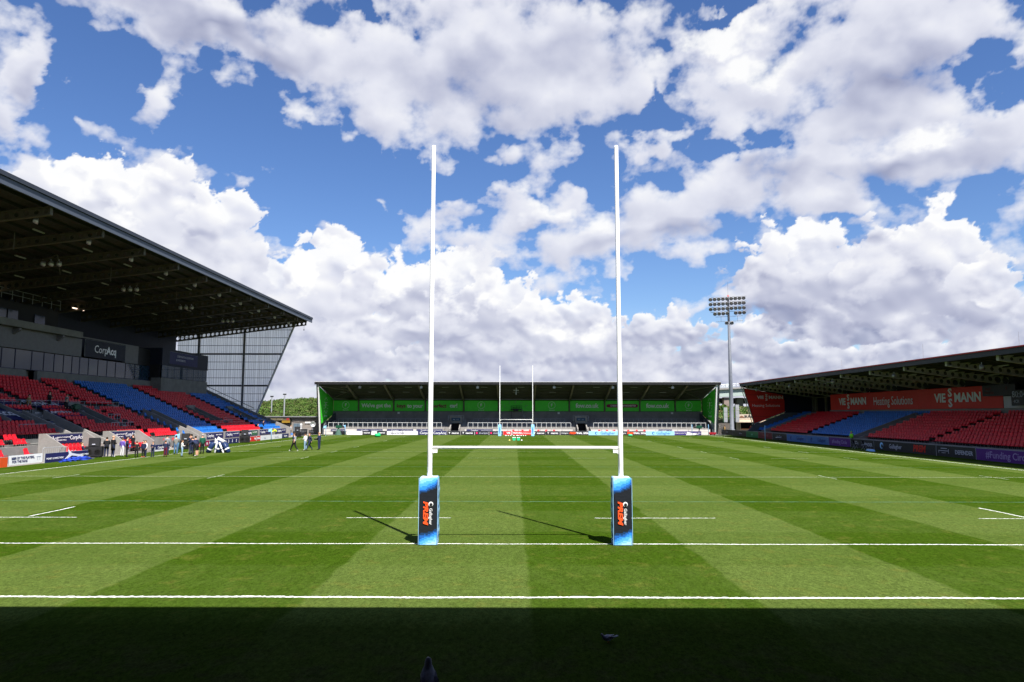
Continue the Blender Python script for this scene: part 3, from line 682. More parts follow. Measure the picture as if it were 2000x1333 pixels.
for yb in (24.,31,38,45.4,52.6,59.8): mp('bracket',MB().prism([(-53,12.0),(-52.25,12.5),(-52.25,12.72),(-53,12.72)],'y',yb,yb+.35),clad)
gy2=[20,24,28,32,36,40,44,48,50.4,52.4,54.3,56.1,58.6,60.6]
for i,(a,b) in enumerate(zip(gy2[:-1],gy2[1:])):
    if i not in (8,11): mp('window',B(-54.98,-54.9,a+.12,b-.12,13.6,15.0),glass)
mp('upper_wall',B(-55.3,-55,Y0s,63,13.5,15.9),M('black upper wall',(.012,.012,.014),.6))
mp('upper_floor',B(-55.3,-53,Y0s,63.4,13.0,13.45),dark_concrete)
mm=rail(MB(),[(-54.2,20,15.9),(-54.2,62,15.9)],1.1,1.6,.03); mp('gantry_rail',mm,grey_steel)
mp('rear_wall',B(-58.2,-57.9,Y0s,98.8,0,18.2),dnavy)
mp('rear_wall',B(-57.9,-53.3,77.6,81.5,6.7,13.0),black)
# glazed box near the far end
mp('box_base',B(-53,-51.5,81.5,96.9,6.6,8.95),dark_concrete)
mp('box_wall',B(-57,-51.5,81.5,96.9,10.85,13.3),dnavy)
mp('box_wall',B(-57,-51.8,81.5,96.9,8.95,10.85),black)
by=[81.6,83.4,85.4,87.4,89.6,91.8,93.6,95.2,96.8]
for a,b in zip(by[:-1],by[1:]): mp('window',B(-51.62,-51.54,a+.06,b-.06,9.0,10.8),glass)
# roof
rz0,rz1=19.35,16.9; xr0,xr1=-35.15,-58.4
def rzx(x): return rz0+(rz1-rz0)*(xr0-x)/(xr0-xr1)
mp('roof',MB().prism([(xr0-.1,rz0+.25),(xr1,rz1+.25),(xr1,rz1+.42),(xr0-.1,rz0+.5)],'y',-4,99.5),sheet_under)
fa=MB(); fa.prism([(xr0,rz0-.08),(xr0+.12,rz0-.08),(xr0+.12,rz0+.46),(xr0,rz0+.46)],'y',-4,99.5)
mp('fascia',fa,M('blue grey fascia',(.075,.09,.125),.5,var=.06))
fa=MB(); fa.prism([(xr0-.3,rz0+.50),(xr0+.22,rz0+.50),(xr0+.22,rz0+.82),(xr0-.3,rz0+.82)],'y',-4,99.55)
mp('gutter',fa,M('dark grey gutter',(.035,.042,.06),.5))
for k in range(15):
    x=xr0-.8-k*1.55; z=rzx(x)+.05
    mp('purlin',B(x-.06,x+.06,-4,99.3,z-.05,z+.19),roof_steel if 0 else M('dark purlin',(.02,.019,.017),.7))
for k in range(16):
    yb=-3.+6.8*k+.0
    if yb<6 or yb>98: continue
    b=cell_beam((xr0-.25,yb+.2,rz0-.0),(xr1+.6,yb+.2,rz1-.0),.62,1.0,30); mp('roof_beam',b,roof_steel)
b=cell_beam((xr0-.6,98.4,rz0),(xr1+.6,98.4,rz1),.62,1.0,30); mp('roof_beam',b,roof_steel)
# bracing rods and lamps under the roof
for k in range(5):
    ya=27.2+k*13.6; mm=MB(); x=xr0-6; mm.tube([(x,ya+.2,rzx(x)-.85),(x-9,ya+6.9,rzx(x-9)-.2)],.045,6); mm.tube([(x,ya+.2,rzx(x)-.85),(x-4,ya+6.9,rzx(x-4)-.9)],.04,6); mp('brace',mm,roof_steel)
    mm=MB(); mm.tube([(x+1,ya+6.9,rzx(x)-.6),(x+1,ya+6.9,rzx(x)-2.0)],.04,6); mp('hanger',mm,roof_steel)
for k in range(10):
    ya=30+k*6.8
    if k%2==0:
        for j in range(3): floodlamp(ms,(xr0-7.5-j*.75,ya,rzx(xr0-7.5)-.95),-.6)
    floodlamp(ms,(xr0-1.9,ya+2,rzx(xr0-2)-.65),-.9)
lampm=M('unlit strip lamp',(.30,.30,.28),.4)
for k in range(9):
    for xx in (xr0-4.6,xr0-10.8,xr0-15.6):
        mp('strip_lamp',B(xx-.06,xx+.06,28.8+k*6.8,30.2+k*6.8,rzx(xx)-.12,rzx(xx)-.02),lampm)
lit=bpy.data.materials.new('lit strip lamp'); lit.use_nodes=True; _b=lit.node_tree.nodes['Principled BSDF']; _b.inputs['Emission Color'].default_value=(1,.72,.55,1); _b.inputs['Emission Strength'].default_value=1.2
mp('strip_lamp',B(-54.3,-54.15,64.4,66.6,16.55,16.65),lit); mp('strip_lamp',B(-54.3,-54.15,49,51.4,16.55,16.65),lit)
# translucent end wall
tl=bpy.data.materials.new('translucent wall sheet'); tl.use_nodes=True; T=NT(tl.node_tree); pb=tl.node_tree.nodes['Principled BSDF']
xx=T.sep(T.pos())[0]; fr=T.m('FRACT',T.m('MULTIPLY',xx,3.3)); lum=T.mr(T.noise(T.mapp(T.pos(),(3.3,1,.05)),1.,1,.5),.3,.7,.88,1.03)
mu=T.new('ShaderNodeVectorMath'); mu.operation='SCALE'; mu.inputs[0].default_value=(.93,.94,.97); T.put(mu.inputs['Scale'],lum)
tb=T.new('ShaderNodeBsdfTranslucent'); T.put(tb.inputs[0],mu.outputs[0]); ms_=T.new('ShaderNodeMixShader'); ms_.inputs[0].default_value=1.0
T.put(pb.inputs['Base Color'],mu.outputs[0]); mt_=T.new('ShaderNodeMixShader'); mt_.inputs[0].default_value=.06; tp_=T.new('ShaderNodeBsdfTransparent'); T.put(ms_.inputs[1],pb.outputs[0]); T.put(ms_.inputs[2],tb.outputs[0]); T.put(mt_.inputs[1],ms_.outputs[0]); T.put(mt_.inputs[2],tp_.outputs[0]); T.put(tl.node_tree.nodes['Material Output'].inputs[0],mt_.outputs[0])
ew=[(-37.9,rzx(-37.9)+.2),(-44.2,3.3),(-46,4.1),(-52.9,7.2),(-52.9,13.3),(-57.8,13.3),(-57.8,rzx(-57.8)+.2)]
mp('end_wall_sheet',MB().add([(a,99.22,b) for a,b in ew],[tuple(range(len(ew)))]),tl)
def xdiag(z): return -44.2+(z-3.3)/(19.2-3.3)*6.3
def xback(z): return -57.8 if z>13.3 else -52.9
def xlow(z): return min(-44.2,max(-52.9,-44.2-(z-3.3)*2.23)) if z<7.2 else -52.9
girt=M('dark girt',(.035,.035,.04),.5)
for i,z in enumerate((18.0,16.65,15.3,13.86,12.5,11.2,9.8,8.47,7.1,5.8,4.5)):
    a=xlow(z) if z<13.3 else -57.8; b=xdiag(z)
    if z>17.6: a=-50
    h=.14 if i in (3,7) else .035
    mp('girt',B(a,b,99.05,99.16,z-h,z+h),girt)
mm=MB(); x=-57.6
while x<-38:
    zt=rzx(x)+.2; zb=13.3 if x<-52.9 else (7.2-(x+52.9)*.448 if x<-44.2 else 3.3+(x+44.2)/6.3*15.9)
    if zt>zb+.3: mm.box(x-.016,x+.016,99.175,99.195,zb,zt)
    x+=.45 if random.random()<.35 else .3
tag(mp('sheet_rib',mm,M('sheet rib',(.16,.16,.19),.5)),kind='stuff')
for x,zb in ((-46.3,4.3),(-54.0,13.3)): mp('wall_column',B(x-.16,x+.16,98.7,99.0,zb,rzx(x)),M('grey column',(.16,.16,.165),.5))
mm=MB(); mm.tube([(-37.75,99.1,19.2),(-44.1,99.1,3.2)],.17,8); mp('raking_strut',mm,M('pale raking strut',(.40,.40,.44),.5))
mm=MB(); mm.tube([(-52.9,98.9,8.6),(-44.3,98.9,4.7)],.05,6); mp('sloping_rail',mm,black)
mm=MB(); mm.tube([(-36.2,98.8,18.9),(-36.2,98.8,18.1)],.02,6); mm.lathe([(.05,-.25),(.09,-.1),(.04,0)],(-36.2,98.8,18.1),8); mp('hanging_lamp',mm,black)

# ================================================================ stand on the right
def r2(x): return 8.62-(x-38)*.105
rs=empty('side_stand',(38,60,0),0,'low stand on the right with a dark cantilever roof, red and blue seats','stand')
def rp_(name,mb,mat,**k):
    o=mb.build(name,mat,rs,**k); o.data.transform(Matrix.Translation(-rs.location)); return o
RX0,RDX,RZ0,RDZ,RN=39.9,.8,.8,.285,10
m=MB(); prof=steps_profile(RN,RX0,RDX,RZ0,RDZ,0,1); m.prism(prof,'y',10,98.2); rp_('terrace_deck',m,dark_concrete)
RA=[48.6,77.6]
S=[]
for i in range(RN):
    x=RX0+RDX*i+.5; z=RZ0+RDZ*i; yy=24.
    while yy<97.6:
        ok=all(abs(yy-a)>.6 for a in RA) and not(61.2<yy<64.0 and i<9) and not(92.2<yy<94.2)
        c='b' if yy>94 or 63.5<yy<77.6 or (61<yy<66 and i==9) else 'r'
        if ok: S.append((x,yy,z,c))
        yy+=.5
place_seats(rs,S,-1)
m=MB()
for a in RA:
    for i in range(RN-1):
        x=RX0+RDX*(i+1); m.box(x-RDX*.5,x,a-.5,a+.5,RZ0+RDZ*i,RZ0+RDZ*i+RDZ/2)
tag(rp_('aisle_step',m,M('pale step edges',(.40,.39,.37),.8)),kind='stuff')
for ya in (61.5,63.6,92.6,93.9):
    rp_('vomitory_wall',MB().prism([(39.5,0),(39.5,1.15),(47.2,3.95),(47.9,3.95),(47.9,0)],'y',ya,ya+.2),concrete)
rp_('front_wall',B(39.55,39.85,10,98.2,0,1.0),concrete)
rp_('back_wall',B(48.0,48.3,10,88.2,3.1,4.38),concrete)
rp_('back_wall',B(48.6,48.9,88.2,98.2,3.1,4.1),concrete)
rp_('rear_wall',B(53.6,53.9,10,98.2,0,7.0),dnavy)
rp_('upper_wall',B(48.6,48.9,10,88.2,4.38,7.4),M('black upper wall',(.012,.012,.014),.6))
rp_('rear_floor',B(48.9,53.6,88.2,98.2,0,3.2),dark_concrete)
for yb in (88.4,91.6,95.2): rp_('column',B(48.9,49.2,yb,yb+.3,3.2,6.6),cream_steel)
rp_('end_infill',MB().prism([(37.95,8.3),(45.0,6.9),(45.0,3.6),(54,3.0),(54,r2(54)+.1),(37.95,r2(38)+.1)],'y',98.62,98.68),dnavy)
mm=MB(); mm.tube([(49,88.4,6.5),(49,98,6.5)],.07,6); rp_('tie_beam',mm,cream_steel)
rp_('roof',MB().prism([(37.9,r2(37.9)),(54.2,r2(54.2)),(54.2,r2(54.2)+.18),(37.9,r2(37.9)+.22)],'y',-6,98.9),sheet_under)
rp_('fascia',MB().prism([(37.72,8.42),(37.88,8.42),(37.88,8.84),(37.72,8.84)],'y',-6,98.95),M('dark grey fascia',(.022,.027,.032),.5))
rp_('roof_edge_trim',MB().prism([(37.6,8.85),(38.5,8.76),(38.5,8.84),(37.6,8.95)],'y',-6,99.0),M('red roof trim',(.45,.03,.03),.45))
for yb in (15.2,22,28.8,35.6,42.4,49.3,56.1,63,69.9,76.8,83.6,90.3,97.4):
    b=cell_beam((38.35,yb,r2(38.35)-.02),(49.4,yb,r2(49.4)-.02),.46,.86,15,big=3); rp_('roof_beam',b,M('light grey beams',(.42,.42,.39),.5))
    rp_('rear_post',B(49.3,49.7,yb-.2,yb+.2,3.2,r2(49.4)-.6),cream_steel if yb>88 else dark_concrete)
for yb in (25,38.5,52.3,66.4,80.2,94): floodlamp(rs,(38.9,yb,7.72),.9)
for k in range(12):
    x=38.6+k*.95; rp_('purlin',B(x-.04,x+.04,-6,98.8,r2(x)-.13,r2(x)),M('dark purlin',(.02,.019,.017),.7))
for k in range(9):
    for x in (41.2,45): rp_('strip_lamp',B(x-.05,x+.05,38.5+k*6.85,39.8+k*6.85,r2(x)-.42,r2(x)-.34),lampm)
redm=M('deep red sign panel',(.60,.032,.022),.5,var=.06)
# end wall: red panels in a steel frame
ep=[(38.1,8.15),(39.85,2.25),(45.0,4.15),(45.0,6.95)]
rows=[2.25,3.4,4.6,5.8,7.0,8.15]
def xl(z): return 38.1+(8.15-z)/5.9*1.75
for a,b in zip(rows[:-1],rows[1:]):
    def xr(z): 
        if z<4.15: return min(45.0,39.85+(z-2.25)*2.71)
        if z>6.95: return 45.0-(z-6.95)*5.75
        return 45.0
    zs=[a+.02]+[q for q in (4.15,6.95) if a+.05<q<b-.05]+[b-.02]
    P=[(xl(a+.02),a+.02)]+[(max(xr(q),xl(q)+.05),q) for q in zs]+[(xl(b-.02),b-.02)]
    rp_('panel',MB().prism(P,'y',98.45,98.52),redm)
rp_('panel_backing',MB().prism([(38.1,8.15),(39.9,2.2),(45.05,4.1),(45.05,6.95)],'y',98.54,98.6),black)
mm=MB(); mm.tube([(37.75,98.6,8.75),(39.6,98.6,2.0)],.07,8); mm.tube([(37.95,98.3,8.75),(39.8,98.3,2.0)],.07,8)
for k in range(8):
    t=k/8+.06; mm.box(37.75+1.85*t-.03,38.0+1.85*t,98.3,98.6,8.75-6.75*t-.03,8.75-6.75*t+.03)
rp_('truss_strut',mm,galv)
mm=MB(); mm.tube([(39.8,98.3,2.15),(45.1,98.3,4.2)],.06,6); rp_('panel_edge',mm,galv)
rp_('end_parapet',MB().prism([(38.6,0),(38.6,1.0),(39.6,1.9),(45.1,4.05),(48.6,4.05),(48.6,0)],'y',98.2,98.42),M('slate grey wall',(.085,.095,.11),.7))
for yb,zz in ((97.5,10.6),(64,10.3),(47,10.5),(34,10.2)):
    mm=MB(); mm.tube([(39,yb,8.7),(39,yb,zz)],.012,6); rp_('lightning_rod',mm,galv)

# ================================================================ stand at the far end
fs=empty('terrace_stand',(0,107,0),0,'far end terrace with green banner panels under a low dark roof','stand')
def fp(name,mb,mat,**k):
    o=mb.build(name,mat,fs,**k); o.data.transform(Matrix.Translation(-fs.location)); return o
white_conc=M('pale block concrete',(.50,.47,.45),.8,var=.08,scale=1.5)  # paler concrete for the blocks of the terrace front wall
EN=[(-12.9,-9.3),(10.5,13.4)]
segs=[(-34.6,-12.9),(-9.3,10.5),(13.4,34.9)]
for (a,b) in segs:
    # front wall and first steps (in the sun), risers behind
    P=[(107.4,0),(107.4,1.05),(108.0,1.05)]
    z=1.05;yy=108.0
    for k in range(9):
        z+=.165; P.append((yy,z)); yy+=.78; P.append((yy,z))
    P.append((yy,0))
    fp('terrace',MB().prism(P,'x',a,b),concrete)
    # blocks of the front wall
    x=a
    while x<b-.3:
        w=min(1.95,b-x); fp('wall_block',B(x+.03,x+w-.03,107.25,107.4,.62,.98),white_conc); fp('wall_block',B(x+.03,x+w-.03,107.2,107.4,.05,.58),white_conc); x+=1.95
    mm=rail(MB(),[(a+.6,108.1,1.2),(b-.6,108.1,1.2)],.95,.9,.045,mid=False); fp('crush_barrier',mm,M('pale barrier paint',(.45,.46,.47),.5))
    mm=rail(MB(),[(a+1.4,112.0,1.9),(b-1.4,112.0,1.9)],.95,.9,.035,mid=False); fp('crush_barrier',mm,grey_steel)
for (a,b) in EN:
    c=(a+b)/2
    for s,e in ((a,c-.75),(c+.75,b)):
        lo=MB()
        for k in range(10): lo.box(s,e,107.5+k*.5,108.0+k*.5,0,.3+k*.27)
        fp('stairs',lo,white_conc if 0 else concrete)
    for s in (a,c-.95,c+.75,b-.2):
        if s in (a,b-.2): continue
        fp('stair_wall',MB().prism([(107.2,0),(107.2,1.1),(110.5,2.2),(112.5,2.3),(112.5,0)],'x',s,s+.2),concrete)
    fp('entrance_head',B(c-1.1,c+1.1,110.4,110.7,2.05,3.35),dark_concrete)
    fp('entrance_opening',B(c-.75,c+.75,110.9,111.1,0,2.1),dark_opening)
    nb=fp('entrance_sign',B(c-.8,c+.8,110.3,110.4,2.5,3.0),M('dark blue plate',(.02,.05,.09),.5))
    for dx in (-.35,.35): text('A-B' if dx<0 else 'EXIT' if 0 else 'B-C',.26,(c+dx,110.28,2.72),(1,0,0),(0,0,1),grey_ink,fs)
    mm=rail(MB(),[(c-1.4,110.6,2.5),(c+1.4,110.6,2.5)],.95,.5,.03); fp('guard_rail',mm,grey_steel)
fp('back_wall',B(-35.4,35.8,116.1,116.4,0,4.22),concrete)
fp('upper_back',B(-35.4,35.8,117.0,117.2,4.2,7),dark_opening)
fp('top_beam',B(-35.4,35.8,115.9,116.15,6.5,6.62),grey_steel)
cols_=[-35.3,-30.3,-23.55,-17.45,-10.05,-3.35,3.5,10.25,17.05,23.8,30.6,35.8]
for x in cols_:
    fp('column',B(x-.1,x+.1,115.75,116.0,4.2 if abs(x)<35 else 2.,6.75),cream_steel)
pan=[]
for a,b in zip(cols_[:-1],cols_[1:]):
    o=fp('sign_panel',B(a+.16,b-.16,115.88,115.95,4.28,6.3),green_panel); pan.append((a,b))
def f2(y): return 9.25-(y-105.2)*.232
fp('roof',MB().prism([(105.2,f2(105.2)),(117.4,f2(117.4)),(117.4,f2(117.4)+.15),(105.2,f2(105.2)+.2)],'x',-35.6,36.1),M('roof sheet in dark green grey',(.035,.038,.03),.6,var=.2))
fp('fascia',MB().prism([(105.05,8.95),(105.2,8.95),(105.2,9.4),(105.05,9.4)],'x',-35.9,36.4),black)
fp('roof_flashing',MB().prism([(105.0,9.40),(105.6,9.36),(105.6,9.44),(105.0,9.47)],'x',-35.9,36.4),M('pale flashing',(.5,.5,.52),.4))
for k in range(11):
    y=105.9+k*1.05; fp('purlin',B(-35.4,35.9,y-.05,y+.05,f2(y)-.16,f2(y)-.01),M('olive purlin',(.075,.075,.055),.6))
for x in cols_[1:-1]:
    mm=MB(); mm.prism([(105.5,f2(105.5)-.10),(116,f2(116)-.05),(116,f2(116)-.62),(114,f2(114)-.75),(105.5,f2(105.5)-.32)],'x',x-.07,x+.07)
    mm.box(x-.16,x+.16,115.4,116.0,6.0,6.12); fp('rafter',mm,cream_steel)
    mm=MB(); mm.prism([(105.5,f2(105.5)-.36),(114,f2(114)-.79),(114,f2(114)-.72),(105.5,f2(105.5)-.29)],'x',x-.15,x+.15); fp('rafter_flange',mm,cream_steel)
for s in (-1,1):
    x0=s*35.3; x1=s*30.4
    mm=MB(); mm.tube([(x0,105.6,8.7),(x1,109,8.0)],.07,6); mm.tube([(x1,109,8.0),(x0,115.6,6.7)],.07,6); mm.tube([(x0,115.6,6.75),(x1,115.6,6.45)],.07,6); fp('roof_brace',mm,cream_steel)
    xx=-35.25 if s<0 else 35.85
    fp('side_panel',MB().prism([(105.9,8.6),(107.9,2.0),(115.9,3.6),(115.9,6.5)],'x',xx-.03,xx+.03),M('bright green side panel',(.06,.58,.04),.5))
    mm=MB(); mm.prism([(105.2,9.0),(105.75,9.0),(107.8,.2),(107.2,.2)],'x',xx-.22,xx+.10*s+.1); fp('raking_strut',mm,white_paint)
    fp('strut_cladding',MB().prism([(104.95,9.2),(105.19,9.2),(107.19,.2),(106.95,.2)],'x',xx+s*.12,xx+s*.3),black)
    fp('side_parapet',MB().prism([(107.3,0),(107.3,1.0),(108.2,1.9),(116,4.0),(116,0)],'x',xx-s*.5-.08,xx-s*.5+.08),M('slate grey wall',(.085,.095,.11),.7))
for k,x in enumerate((-28,-17,-6.9,6.8,17.3,28)): 
    mm=MB(); mm.box(x-.22,x+.22,105.9,106.2,8.3,8.68); mm.box(x-.03,x+.03,106,106.1,8.68,9.1); fp('floodlight',mm,galv)
for x in (-32,-26.8,-20.4,-13.7,-6.7,0,6.8,13.6,20.4,27.2):
    for (dy,dx) in ((107.2,.9),(110.6,0)): fp('strip_lamp',B(x+dx-.6,x+dx+.6,dy,dy+.1,f2(dy)-.28,f2(dy)-.2),lampm)
mm=MB(); mm.box(-.04,.04,107.6,107.7,7.2,8.5); mm.box(-.5,.5,107.6,107.7,8.0,8.06); fp('aerial',mm,white_paint)
# camera gantry on the back wall
mm=rail(MB(),[(-.9,114.6,4.7),(1.1,114.6,4.7)],.6,.5,.03); mm.box(-1.0,1.1,114.6,115.8,4.55,4.7); mm.box(-.9,-.84,114.6,114.7,2.6,4.6); mm.box(.95,1.0,114.6,114.7,2.6,4.6); fp('camera_gantry',mm,black)
mm=MB(); mm.tube([(1.1,114.5,4.6),(1.6,113.4,3.0)],.07,6); mm.tube([(1.3,114.5,4.6),(1.8,113.4,3.0)],.03,6); fp('ladder',mm,galv)
fp('gantry_box',B(-.55,.45,114.3,114.55,4.3,4.75),black)
for x in (-22.6,8.2,30): mm=B(x-.2,x+.2,115.9,116.08,3.75,4.1); fp('wall_notice',mm,white_ink)
# lettering and emblems on the green panels
plum=M('plum lettering',(.20,.01,.06),.5); gi=M('silver grey lettering',(.72,.74,.73),.5,var=.04)
def emblem(cx,cz,r,right,y,parent,mat,ticks=20,letter=True,at=None):
    rr=Vector(right)
    mm=MB()
    for k in range(ticks):
        a=2*math.pi*k/ticks; c=Vector(at)+rr*(r*math.cos(a))+Vector((0,0,r*math.sin(a))); d=rr*math.cos(a)+Vector((0,0,math.sin(a))); t=rr*-math.sin(a)+Vector((0,0,math.cos(a)))
        w=r*.055; l=r*.11; n=rr.cross(Vector((0,0,1)))*.01
        P=[c-t*w-d*l,c+t*w-d*l,c+t*w+d*l,c-t*w+d*l]
        mm.add(P+[q+n for q in P],[(0,1,2,3),(7,6,5,4),(0,4,5,1),(1,5,6,2),(2,6,7,3),(3,7,4,0)])
    o=mm.build('emblem_ring',mat,parent); o.data.transform(Matrix.Translation(-parent.location)); tag(o,kind='stuff')
    if letter:
        text('F',r*1.15,Vector(at),right,(0,0,1),mat,parent,.02)
        text('fow.co.uk',r*.42,Vector(at)-Vector((0,0,r*1.42)),right,(0,0,1),mat,parent,.01)
words=[('e',),('t',"We've got the",gi,None,None),('t2',),('t3',),('e',),('c',),('e',),('t',"fow.co.uk",gi,None,None),('p',),('t',"fow.co.uk",gi,None,None),('e',)]
FY=115.86
for (a,b),w in zip(pan,words):
    c=(a+b)/2; rt=(1,0,0)
    if w[0]=='e': emblem(0,0,.66,rt,FY,fs,gi,at=(c,FY,5.42))
    elif w[0]=='t': text(w[1],1.16 if 'fow' in w[1] else 1.02,(c,FY,5.32),rt,(0,0,1),gi,fs,.028,space=.95)
    elif w[0]=='t2': text('keys',1.02,(c-1.6,FY,5.26),rt,(0,0,1),plum,fs,.028,space=.95); text('to your',1.02,(c+1.05,FY,5.26),rt,(0,0,1),gi,fs,.028,space=.95)
    elif w[0]=='t3': text('perfect',1.02,(c-1.05,FY,5.26),rt,(0,0,1),plum,fs,.028,space=.95); text('car!',1.02,(c+1.75,FY,5.3),rt,(0,0,1),gi,fs,.028,space=.95)
    elif w[0]=='p':
        mm=MB(); mm.prism([(c-2.75,5.0),(c+2.75,5.0),(c+2.95,5.1),(c+3.03,5.32),(c+2.95,5.54),(c+2.75,5.64),(c-2.75,5.64),(c-2.95,5.54),(c-3.03,5.32),(c-2.95,5.1)],'y',FY-.02,FY+.01); fp('plum_bar',mm,plum)
        text('CHESHIRE',.42,(c-1.35,FY-.04,5.32),rt,(0,0,1),gi,fs,.02); text('MANCHESTER',.42,(c+1.3,FY-.04,5.32),rt,(0,0,1),gi,fs,.02)
    else:
        emblem(0,0,2.5,rt,FY,fs,M('faint green mark',(.10,.38,.10),.5),12,False,at=(c,FY,4.0)) if 0 else None
        for (dx,dz,rot) in ((-2.2,-.1,2.3),(-1.25,.55,1.9),(-.1,.72,1.55),(1.0,.5,1.2),(1.95,-.1,.8)):
            text('L',.75,(c+dx,FY,5.35+dz),(math.cos(rot-2.3),0,math.sin(rot-2.3)),(-math.sin(rot-2.3),0,math.cos(rot-2.3)),M('faint green mark',(.12,.40,.12),.5),fs,.03)
for s in (-1,1):
    xx=-35.21 if s<0 else 35.81
    rt=(0,1,0) if s<0 else (0,-1,0)
    emblem(0,0,1.35,rt,0,fs,gi,14,True,at=(xx,111.0 if 0 else 110.6,5.3))

# ================================================================ stand behind the camera: its roof shades the foreground
ns=empty('near_stand',(0,-14,0),0,'terrace stand behind the camera whose roof shades the near end of the pitch','stand')
def np_(name,mb,mat,**k):
    o=mb.build(name,mat,ns,**k); o.data.transform(Matrix.Translation(-ns.location)); return o
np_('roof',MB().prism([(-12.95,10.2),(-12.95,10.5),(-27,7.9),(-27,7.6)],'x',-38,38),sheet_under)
np_('back_wall',B(-38,38,-27.2,-27,0,7.8),dark_concrete)
np_('side_wall',B(-38.3,-38,-27,-15,0,9.5),dnavy); np_('side_wall',B(38,38.3,-27,-15,0,9.5),dnavy)
m=MB()
for k in range(13): m.box(-38,38,-15.0-k*.9,-14.3-(k+1)*.9-.5,0,.55+k*.24)
np_('terrace',m,dark_concrete)
np_('front_wall',B(-38,38,-14.3,-14.05,0,1.2),dark_concrete)

ORD='first second third fourth fifth sixth seventh eighth ninth tenth eleventh last'.split()
# ================================================================ signs on the stands
def solid(name,rgb,r=.5): return M(name,rgb,r,var=.05)
purple=solid('purple print',(.075,.012,.17)); redp=solid('red print',(.55,.02,.02)); teal=solid('mint print',(.25,.62,.52)); orangep=solid('orange print',(.62,.075,.015))
whitep=solid('white print',(.66,.66,.68)); greenp=solid('green print',(.01,.17,.05)); maroon=solid('maroon print',(.25,.012,.06)); midblue=solid('mid blue print',(.05,.14,.36)); redtop=solid('coral print',(.60,.05,.04))
def board(name,label,p0,p1,z0,z1,mat,texts=(),cat='advertising board',group=None,th=.06,lean=0.,extra=None):
    """upright board between ground points p0 and p1, seen from the side where p0 is left and p1 right"""
    p0=Vector((*p0,0));p1=Vector((*p1,0)); c=(p0+p1)/2; L=(p1-p0).length; r=(p1-p0)/L; rz=math.atan2(r.y,r.x)
    t=empty(name,(c.x,c.y,z0),rz,label,cat,group)
    H=z1-z0
    m=MB(); m.prism([(0,0),(th,0),(th+lean*0,H),(0,H)],'x',-L/2,L/2)
    # (prism in y,z plane; front face at y=0)
    o=m.build('panel',mat,t,bevel=.008)
    fm=MB(); fm.box(-L/2-.012,L/2+.012,.01,th+.012,H,H+.018); fm.box(-L/2-.012,-L/2,.01,th+.01,0,H); fm.box(L/2,L/2+.012,.01,th+.01,0,H)
    tag(fm.build('edge_frame',grey_steel,t),kind='stuff')
    up=Vector((0,0,1)); n=r.cross(up)
    for tx in texts:
        s,fx,fz,size,mt=tx[:5]; kw=tx[5] if len(tx)>5 else {}
        text(s,size,c+r*(fx*L)+Vector((0,0,z0+H*fz))+n*.012,r,up,mt,t,**kw)
    if extra: extra(t,L,H)
    if lean: t.rotation_euler=(lean,0,rz)
    return t
def disc(t,x,z,r,mat,y=-.012,n=16):
    m=MB(); m.lathe([(r,0),(r,.01)],(x,y,z),n,'y'); m.build('emblem',mat,t)
def viess(t,L,H,scale,x0,z0,parts=True):
    pass
def viessmann(t,rt,at,h,mat):
    """word with two S stacked above each other"""
    rt=Vector(rt); at=Vector(at)
    text('VIE',h,at-rt*h*.62,rt,(0,0,1),mat,t,.035,align='RIGHT',xs=1.12)
    text('S',h*.92,at+Vector((0,0,h*.42)),rt,(0,0,1),mat,t,.035,xs=1.25); text('S',h*.92,at-Vector((0,0,h*.42)),rt,(0,0,1),mat,t,.035,xs=1.25)
    text('MANN',h,at+rt*h*.52,rt,(0,0,1),mat,t,.035,align='LEFT',xs=1.12)
# main stand signs
t=board('wall_sign','large dark navy sign with white name on grey cladding above the glazing',(-52.9,65.2),(-52.9,74.2),10.72,12.85,dnavy,[('Corp',-.125,.5,1.35,solid('dim white lettering',(.8,.8,.84)),dict(bold=-.0)),('Acq',.135,.5,1.35,solid('dim white lettering',(.8,.8,.84)),dict(bold=.03))],cat='sign')
t=board('wall_sign','dim navy sign with two lines of capitals on the dark box of the main stand',(-51.45,83.6),(-51.45,92.9),11.15,12.95,navy,[('CORPORATE ACQUISITIONS',.04,.68,.42,grey_ink,dict(bold=.01)),('& INVESTMENTS',-.12,.36,.42,grey_ink,dict(bold=.01))],cat='sign')
t=empty('digital_clock',(-54.6,54.,16.6),0,'digital match clock with white digits high in the dark main stand','clock')
MB().box(-.1,0,-1.5,1.5,0,1.6).build('case',black,t)
em=bpy.data.materials.new('lit digits'); em.use_nodes=True; _b=em.node_tree.nodes['Principled BSDF']; _b.inputs['Emission Color'].default_value=(.7,.72,.8,1); _b.inputs['Emission Strength'].default_value=.22
text('80:04',.95,(-54.58,54,17.65),(0,1,0),(0,0,1),em,t); text('4CR',.4,(-54.58,53.9,16.95),(0,1,0),(0,0,1),grey_ink,t)
t=board('tunnel_sign','navy sign over the players tunnel in the main stand',(-43.3,43.0),(-43.3,45.5),2.35,3.05,navy,[('Corp',-.33,.5,.42,white_ink),('Acq',-.11,.5,.42,white_ink,dict(bold=.03)),('Stadium',.24,.5,.38,grey_ink)],cat='sign')
